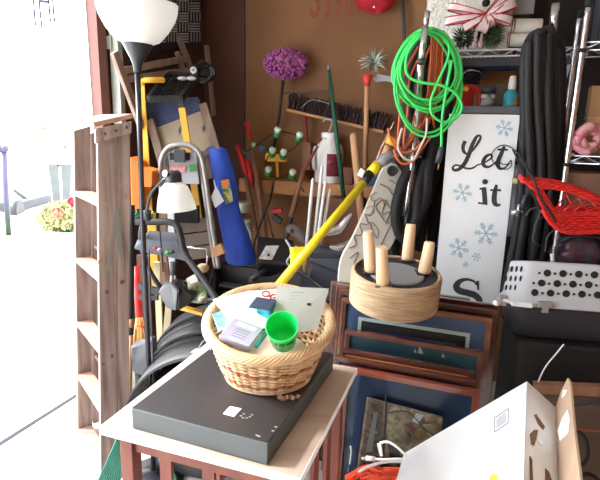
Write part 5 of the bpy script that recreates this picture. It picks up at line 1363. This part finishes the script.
# hanging panel with basketweave lines
t = thing('woven_panel', lw(165, 50, .05), 'black hanging panel with a white basketweave line pattern behind the lamp', 'panel')
MB().prism([lw(128, -8, .03), lw(199.5, -8, .03), lw(199.5, 48.5, .03), lw(128, 53, .03)], UU*.02).build('cloth', mat('black_cloth', (30, 30, 36), .9, var=.2, scale=30), t)
mb = MB()
for i in range(6):
    for j in range(6):
        x0, y0 = 133+i*11.4, -8+j*10.2
        if y0+9 > 49: continue
        for k in range(4):
            if (i+j) % 2: a, b = (x0+1.2+k*2.9, y0), (x0+1.2+k*2.9, y0+9)
            else: a, b = (x0, y0+1+k*2.6), (x0+10, y0+1+k*2.6)
            mb.beam(lw(a[0], a[1], .0515), lw(b[0], b[1], .0515), .008, .002, UU)
mb.build('line_pattern', mat('soft_white_thread', (150, 150, 156), .9), t)
# folded wooden chair
t = thing('folded_chair', lw(150, 130, .1), 'folded bare wooden chair frame hanging below the patterned panel', 'chair')
for P, w in (([(122, 71), (189, 58)], .035), ([(122, 80), (192, 70)], .035), ([(179, 38), (193, 74)], .035), ([(177, 52), (183, 70)], .028), ([(114, 52), (142, 128)], .04), ([(206.5, 45), (214, 116)], .03)):
    a, b = lws(P, .12 if w != .04 else .2); MB().beam(a, b, w, .022, UU).build('rail', M_lath, t, bevel=.003)
# black slatted crate
def quadprism(q, v, m, nm, par=None): return MB().prism(q, v).build(nm, m, par)
t = thing('slatted_crate', at(172, 100, 2.8), 'black slatted plastic tray tilted on top of the stacked chairs', 'tray')
A, B, C, D = at(149, 99, 2.7), at(168, 74, 2.95), at(197, 77, 3.0), at(181, 99, 2.72)
for a, b in ((A, B), (B, C), (C, D), (D, A)): MB().beam(a, b, .02, .035).build('side', M_dgrey if a is A else M_black, t)
for k in range(1, 8): MB().beam(A.lerp(D, k/8), B.lerp(C, k/8), .014, .01).build('slat', M_black, t)
for k in range(1, 5): MB().beam(A.lerp(B, k/5), D.lerp(C, k/5), .01, .01).build('cross_slat', M_black, t)
for x in (182, 191.5): tag(MB().ball(at(x, 78.5, 2.86), (.03, .02, .012), 8).build('pale_cap', M_lgrey), 'pale plastic cap on the left of the black tray' if x < 190 else 'pale plastic cap on the right of the black tray', 'cap')
t = thing('cord_reel', at(205, 82, 2.95), 'black bundled cord reel hanging in the dark corner', 'reel')
MB().ball(at(204.5, 73, 2.95), (.062, .05, .058), 14).build('bundle', M_blackm, t)
rd = random.Random(8)
for i in range(6):
    a = rd.uniform(0, 6); c = at(204.5, 73, 2.93); MB().tube([c+V((.07*math.cos(q*PI/6+a)*(1-.1*i), -.04, .06*math.sin(q*PI/6+a)*(.6+.07*i))) for q in range(8)], .008, 6).build('wrap', M_black, t)
MB().lathe([(.017, 0), (.017, .03), (.009, .03), (.009, .01)], at(194, 71, 2.86), (.1, -1, .1), 16).build('tube_end', M_lgrey, t)
# stacked folding beach chairs
t = thing('beach_chair', at(185, 215, 2.8), 'folded beach chair with blue and sand leaf-print fabric and wooden sides', 'chair')
n0 = V((0, .02, 0))
M_den = pic('faded_denim', [(52, 60, 92), (74, 84, 116), (60, 66, 96), (88, 92, 108)], 7, .9)
M_sand = mat('sand_cloth', (168, 152, 130), .9, var=.08)
Yb = 2.78
def b_(x, y, d=0): return at(x, y, Yb+d+(160-y)*.002)
MB().prism([b_(144, 98), b_(198, 97), b_(203, 110), b_(153, 130)], n0).build('blue_panel', M_den, t)
MB().prism([b_(152, 124), b_(203, 110), b_(212, 148), b_(190, 162), b_(164, 165), b_(156, 150)], n0).build('sand_panel', M_sand, t)
M_leafp = mat('faded_leaf_print', (92, 96, 96), .9)
for (x, y, a) in ((155, 132, .3), (158, 142, 1.9), (180, 130, 1.7), (206, 120, 2.2), (204, 128, 1.8), (176, 148, .2)):
    q = [b_(x+5*math.cos(a)*c-2*math.sin(a)*s, y+5*math.sin(a)*c+2*math.cos(a)*s, -.003) for c, s in ((-1, 0), (0, 1), (1, 0), (0, -1))]
    MB().prism(q, V((0, .002, 0))).build('leaf_print', M_leafp, t)
for P in ([(203, 104), (221, 165)], [(150, 120), (166, 175)]):
    MB().beam(b_(*P[0], -.02), b_(*P[1], -.02), .045, .03, (0, 1, 0)).build('side_rail', M_lath, t, bevel=.004)
MB().beam(b_(189, 163, -.03), b_(213, 149, -.03), .02, .02).build('cross_tube', M_alu, t)
MB().prism([b_(198, 150), b_(216, 146), b_(222, 175), b_(205, 180)], n0).build('lower_panel', M_lath, t)
# amber levels
t = thing('amber_clamp', at(152, 265, 2.6), 'long amber bar clamp with hooked top just right of the lamp pole', 'clamp')
MB().beam(at(141.5, 84, 2.62), at(153, 265, 2.5), .03, .012, (0, 1, 0)).build('bar', M_yellow2, t)
MB().tube(spline([at(141.5, 86, 2.62), at(143, 81, 2.62), at(152, 80, 2.62), at(164, 80, 2.66)], 5), .014, 8).build('hook', M_yellow2, t)
t = thing('amber_level', at(205, 242, 2.6), 'amber bar with black tip standing between the beach chair and step stool', 'bar')
MB().beam(at(182, 108, 2.72), at(203, 243, 2.62), .034, .02, (0, 1, 0)).build('bar', M_yellow2, t)
MB().beam(at(180, 100, 2.725), at(182, 109, 2.72), .034, .021, (0, 1, 0)).build('tip', M_black, t)
# step stool
SYt = 2.5
t = thing('step_stool', at(190, 290, SYt), 'aluminium folding step stool with arched rail and tool tray', 'step stool')
for dY, dx in ((0, 0), (.05, 3)):
    MB().tube(spline([at(164+dx, 262, SYt+dY), at(162+dx, 215, SYt+dY), at(160.5+dx, 172, SYt+dY), at(163+dx, 155, SYt+dY), at(172+dx, 146, SYt+dY), at(189-dx, 145, SYt+dY), at(200-dx, 154, SYt+dY), at(205-dx, 175, SYt+dY), at(212-dx, 225, SYt+dY), at(219-dx, 268, SYt+dY)], 7), .0125, 10).build('arched_rail', M_alu, t)
MB().prism([at(168, 152, SYt+.03), at(196, 152, SYt+.03), at(199, 184, SYt+.02), at(170, 184, SYt+.02)], V((0, .02, 0))).build('tray_panel', M_grey, t)
MB().prism([at(169.5, 153, SYt+.024), at(190, 153, SYt+.024), at(190, 160, SYt+.024), at(170, 160, SYt+.024)], V((0, .004, 0))).build('tray_opening', M_black, t)
MB().box(at(180, 156, SYt), (.05, .03, .06)).build('tray_latch', M_dgrey, t)
MB().prism([at(171, 166, SYt+.014), at(185, 166, SYt+.014), at(185, 172, SYt+.014), at(171, 172, SYt+.014)], V((0, .003, 0))).build('warning_label', mat('pale_label', (200, 170, 168), .6, col2=(196, 90, 90), scale=90), t)
MB().prism([at(189.5, 165, SYt+.014), at(195.5, 164, SYt+.014), at(196, 171.5, SYt+.014), at(190, 172, SYt+.014)], V((0, .003, 0))).build('green_label', M_green, t)
for k in range(3):
    y = 217+k*13.5; MB().prism([at(178+k*2, y+5, SYt+.06), at(213+k*2, y, SYt+.06), at(215+k*2, y+12, SYt+.06), at(180+k*2, y+17, SYt+.06)], V((0, .02, 0))).build('tread', mat('tread_grey', (128, 116, 108), .7) if k == 0 else bpy.data.materials['tread_grey'], t)
tag(MB().box(at(187, 214, SYt+.03), (.12, .05, .085)).build('black_box', M_blackm), 'small black box behind the little reading lamp shade', 'box')
# orange caddy
t = thing('orange_caddy', at(141, 210, 2.45), 'orange plastic tool caddy between the ladder and lamp pole', 'caddy')
MB().prism([at(130, 157, 2.45), at(139, 162, 2.45), at(141.5, 209, 2.45), at(131, 209, 2.45)], V((0, .12, 0))).build('tall_bin', M_orange, t, bevel=.004)
MB().prism([at(139, 167, 2.43), at(152.5, 171, 2.43), at(152, 187, 2.43), at(140, 187, 2.43)], V((0, .12, 0))).build('short_bin', M_orange, t, bevel=.004)
MB().beam(at(139.5, 170, 2.425), at(152, 173, 2.425), .006, .012).build('rim', M_orange, t)
# blue bag
t = thing('chair_bag', at(240, 262, 2.75), 'long blue nylon chair bag leaning in the corner', 'bag')
def bagf(u, v):
    y = 149+114*u; xc = 217.5+23*u+1.2*math.sin(9*u); r = (9.5+4.8*u)*(.8+.2*math.sin(PI/2*min(1, u*8)))
    a = 2*PI*v; c = at(xc, y, 2.72-.1*u); k = r*2.75/FPX*(1+.06*math.sin(4*a+8*u))
    return c+V((math.cos(a)*k, math.sin(a)*k*.7, 0))
mb = MB(); mb.grid(bagf, 24, 22); mb.build('body', M_blue, t)
MB().tube(spline([at(207, 151, 2.78), at(212, 148, 2.78), at(219, 148, 2.78), at(227, 152, 2.78)], 5), .012, 6).build('drawstring', M_blue, t)
MB().prism([at(220.5, 181, 2.615), at(228.5, 179, 2.615), at(233.5, 201, 2.60), at(225.5, 204.5, 2.60)], V((0, .004, 0))).build('print_label', pic('label_print', [(60, 90, 50), (110, 130, 70), (196, 190, 140), (140, 100, 60)], 40, .5), t)
MB().prism([at(221.5, 181, 2.612), at(227, 179.5, 2.612), at(228.5, 185, 2.61), at(223, 187, 2.61)], V((0, .003, 0))).build('label_head', M_orange, t)
tg = thing('white_tag', at(218, 207, 2.64), 'white cardboard tag hanging in front of the blue bag', 'tag')
MB().prism([at(216, 186, 2.58), at(224, 201, 2.57), at(215, 208, 2.57), at(211, 197, 2.575)], V((0, .003, 0))).build('card', M_lgrey, tg)
MB().tube([at(214, 180, 2.6), at(215.5, 188, 2.578)], .003, 5).build('string', M_white, tg)
# assorted boards between ladder and stool
def board(pts, w, m, label, cat='board', nm='board', Y=2.45):
    return tag(MB().beam(at(*pts[0], Y), at(*pts[1], Y-.03), w, .02, (0, 1, 0)).build(nm, m), label, cat)
M_cream = wood('cream_board', (206, 190, 150), (222, 208, 172), 2)
board([(152, 213), (156, 292)], .034, M_yellow2, 'narrow yellow board standing just right of the lamp pole below the clamp', Y=2.4)
board([(163, 205), (164, 300)], .036, M_lath, 'tan board standing behind the mower handle', Y=2.46)
board([(171, 210), (173, 300)], .03, M_lgrey, 'whitish strip standing behind the mower handle', Y=2.42)
board([(157, 262), (166, 470)], .028, M_cream, 'cream board below the mower console', Y=2.28)
board([(169, 305), (156, 455)], .03, M_cream, 'cream stick leaning below the black saddle', 'stick', 'stick', 2.25)
board([(166, 262), (171, 300)], .02, M_hdark, 'brown stick below the mower console', 'stick', 'stick', 2.3)
board([(143, 255), (150, 462)], .06, mat('deep_brown', (92, 62, 52), .8), 'dark brown plank behind the red broom', Y=2.5)
# green bits
mb = MB(); rd = random.Random(41)
for i in range(50):
    p = at(138+rd.uniform(-9, 14), 214+rd.uniform(-5, 6), 2.38+rd.uniform(-.04, .04)); a = V((rd.gauss(0, 1), rd.gauss(0, 1), rd.gauss(0, 1))).normalized(); b = a.orthogonal()
    mb.prism([p-a*.02, p+b*.008, p+a*.02, p-b*.008], a.cross(b)*.002)
tag(mb.build('silk_leaves', mat('silk_green', (44, 96, 60), .7)), 'dark green artificial leaves below the orange caddy', 'leaves', kind='stuff')
# walking stick and broom
t = thing('hiking_staff', at(128.5, 405, 2.05), 'wooden staff with long black grip and copper band right of the ladder', 'staff')
MB().tube([at(131.5, 205, 2.1), at(130.8, 318, 2.08)], .0145, 10).build('grip', M_black, t)
MB().tube([at(130.8, 318, 2.08), at(130.7, 326.5, 2.08)], .0155, 10).build('copper_band', mat('copper', (196, 132, 100), .5, .2), t)
MB().tube([at(130.7, 326, 2.08), at(130.5, 334, 2.08)], .015, 10).build('lower_band', M_black, t)
MB().tube([at(130.5, 334, 2.08), at(128.5, 420, 2.05)], .0125, 10).build('shaft', M_handle, t)
t = thing('corn_broom', at(143, 350, 2.3), 'straw broom with bright red handle between the staff and lamp pole', 'broom')
MB().tube([at(136, 266, 2.36), at(139.5, 322, 2.3)], .017, 10).build('handle', mat('bright_red', (210, 32, 36), .35), t)
mb = MB(); rd = random.Random(14)
for i in range(150):
    f = rd.uniform(-1, 1); mb.tube([at(139.5+f*3, 318, 2.3+rd.uniform(-.02, .02)), at(141+f*9, 347+rd.uniform(-3, 2), 2.28+rd.uniform(-.03, .03))], .0035, 4)
mb.build('straw', mat('straw', (196, 150, 92), .8, var=.2, scale=40), t)
MB().tube([at(137, 326, 2.262), at(146, 327, 2.262)], .004, 5).build('stitching', M_red, t)
# ================================================================ mower
MYd = 2.02
t = thing('lawn_mower', at(180, 400, MYd), 'black push mower with arched grey fender and looped handle behind the table', 'mower')
MB().tube(spline([at(126, 221.5, 2.2), at(146, 222, 2.18), at(168, 222, 2.16), at(177, 226, 2.15), at(181, 238, 2.14), at(184, 252, 2.12), at(194, 267, 2.08), at(213, 294, 2.0), at(224, 312, 1.95)], 7), .0150, 12).build('handle', M_black, t)
MB().tube(spline([at(144, 222, 2.22), at(141, 234, 2.24), at(143, 252, 2.25), at(152, 275, 2.22), at(170, 300, 2.2)], 6), .012, 8).build('rear_handle', M_dgrey, t)
M_fend = mat('scuffed_grey_black', (60, 60, 62), .6, var=.12, scale=6)
M_fdark = mat('fender_black', (34, 34, 38), .5)
MB().prism([at(133, 249, 2.2), at(146, 239, 2.2), at(178, 242, 2.16), at(187, 262, 2.14), at(166, 257, 2.16), at(148, 254, 2.18)], V((0, .06, .03))).build('console', mat('console_grey', (76, 80, 88), .5), t, bevel=.006)
for (x, y, r, m) in ((160, 250, .014, M_alu), (168, 253, .016, M_green), (172, 252, .012, M_black), (155, 248, .01, M_red)):
    MB().ball(at(x, y, 2.12), (r, r*.7, r*.7), 10).build('control', m, t)
MB().tube(spline([at(159, 222, 2.16), at(160.5, 238, 2.13), at(162, 254, 2.12), at(163, 272, 2.12)], 5), .0035, 6).build('control_cable', M_blackm, t)
mb = MB()
def fend(r0, r1, x0):
    def f(u, v):
        a = PI*(1.0-.62*u); r = r0+(r1-r0)*v
        c = at(205, 395, MYd+.0)
        return c+V((math.cos(a)*r*1.0+.03, .25-.5*v*.6-.1*u, math.sin(a)*r*1.05))
    return f
FC = at(212, 400, MYd)
def arc(rx, rz, y0, w, nm, m, th=.012, a0=1.02, a1=.36):
    mb = MB(); mb.grid(lambda u, v: FC+V((rx*math.cos(PI*(a0+(a1-a0)*u)), y0+w*v, rz*math.sin(PI*(a0+(a1-a0)*u)))), 22, 3, V((0, 0, -th))); return mb.build(nm, m, t)
arc(.34, .36, .14, .12, 'outer_fender', M_fend)
arc(.332, .347, .06, .08, 'fender_groove', M_fdark)
arc(.328, .345, -.04, .10, 'middle_fender', M_fend)
arc(.318, .33, -.10, .06, 'fender_groove', M_fdark)
arc(.315, .328, -.25, .15, 'inner_fender', M_fend)
MB().lathe([(.23, -.1), (.275, -.09), (.275, .3), (.23, .31)], FC+V((0, -.05, -.02)), (0, 1, 0), 30).build('drum', M_fdark, t)
MB().prism([at(130, 347, 2.0), at(152, 340, 2.0), at(158, 384, 1.94), at(132, 372, 1.96)], V((0, .06, 0))).build('side_guard', mat('guard_grey', (84, 88, 94), .5), t, bevel=.008)
MB().ball(at(161.5, 365, 1.84), .005, 8).build('screw', M_galv, t)
MB().prism([at(178, 306, 2.1), at(202, 313, 2.05), at(202, 316, 2.05), at(178, 309.5, 2.1)], V((0, .03, 0))).build('yellow_strip', M_yellow2, t)
MB().beam(at(139, 286, 2.16), at(160, 292, 2.14), .02, .03).build('bracket', M_dgrey, t)
MB().beam(at(139, 297, 2.15), at(158, 298, 2.13), .012, .02).build('bracket', M_dgrey, t)
# saddle
t = thing('bike_saddle', at(172, 312, 2.02), 'grey and black bicycle saddle resting over the mower fender', 'saddle')
MB().prism([at(x, y, Y) for x, y, Y in ((157.5, 292, 2.03), (163, 284.5, 2.05), (172, 283, 2.05), (177, 292, 2.0), (176, 312, 1.97), (166, 307.5, 2.0))], V((.01, .06, .005))).build('cover', mat('saddle_grey', (86, 88, 92), .6), t, bevel=.008)
MB().prism([at(x, y, Y) for x, y, Y in ((172.5, 283, 2.055), (181, 286, 2.05), (193, 297, 2.03), (190, 304, 2.0), (177, 312, 1.975), (178, 292, 2.0))], V((.01, .06, .005))).build('nose', M_black, t, bevel=.008)
MB().tube([at(171, 290, 2.06), at(173, 266, 2.08)], .009, 8).build('post', M_alu, t)
MB().tube([at(173, 275, 2.075), at(173.5, 262, 2.08)], .014, 8).build('post_sleeve', M_dgrey, t)
# seed bag and tape
tag(MB().grid(lambda u, v: at(178+28*u, 281+20*v+3*u, 2.1-.06*v+.02*math.sin(8*u+5*v)), 8, 6, (0, .02, 0)).build('seed_bag', pic('bag_print', [(60, 96, 60), (110, 140, 90), (200, 200, 180), (80, 90, 70)], 26, .4)), 'crinkled green and white printed bag beside the mower handle', 'bag')
tag(MB().prism([at(186, 279, 2.03), at(195, 274, 2.03), at(198, 281, 2.03), at(190, 284, 2.03)], V((0, .004, 0))).build('silver_tape', M_lgrey), 'scrap of silver tape hanging by the mower handle', 'tape')
tag(MB().ball(at(203, 268, 2.25), (.03, .03, .022), 10).build('rag', mat('beige_rag', (176, 150, 120), .9, bump=.5, scale=30)), 'wadded beige rag in front of the step stool', 'rag')
tag(MB().box(at(218, 250, 2.5), (.06, .04, .05), (V((.9, 0, .4)).normalized(), V((0, 1, 0)), V((-.4, 0, .9)).normalized())).build('wood_offcut', M_handle), 'small wood offcut between the step stool and blue bag', 'offcut')
tag(MB().tube([at(184, 247, 2.3), at(207, 249, 2.3), at(207.5, 258, 2.3), at(206, 268, 2.29)], .004, 6).build('wire_hanger', M_chrome), 'thin bent silver wire in front of the step stool treads', 'wire')
# ================================================================ green net and rope by the table
t = thing('green_hammock', at(112, 490, 1.42), 'green corded hammock netting hanging beside the left table corner', 'hammock')
M_hg = mat('teal_green_cord', (26, 106, 88), .6, var=.2, scale=30)
for i in range(11):
    f = i/10; MB().tube([at(118+f*9, 437+f*4, 1.40), at(108+f*16, 460+f*2, 1.40), at(92+f*30, 495, 1.40)], .0042, 5).build('cord', M_hg, t)
t = thing('white_rope', at(130, 488, 1.3), 'frayed white rope hanging against the left table leg', 'rope')
for i in range(5):
    P = [at(128.5+.9*i, 436, 1.32), at(129+.8*i+1.5*math.sin(i*2), 452, 1.31), at(128+1.0*i-2*math.sin(i), 464, 1.31), at(124+2*i+2*math.sin(3*i), 476, 1.3), at(116+4*i, 492, 1.3)]
    MB().tube(spline(P, 5), .0035, 5).build('strand', M_paper, t)
t = thing('green_cord_bundle', at(168, 485, 1.6), 'dark green cord bundle seen under the tabletop between the slats', 'cord')
for i in range(6): MB().tube([at(160+i*1.5, 458, 1.62), at(164+i*2, 475, 1.6), at(158+i*5, 495, 1.58)], .006, 5).build('strand', M_hg, t)
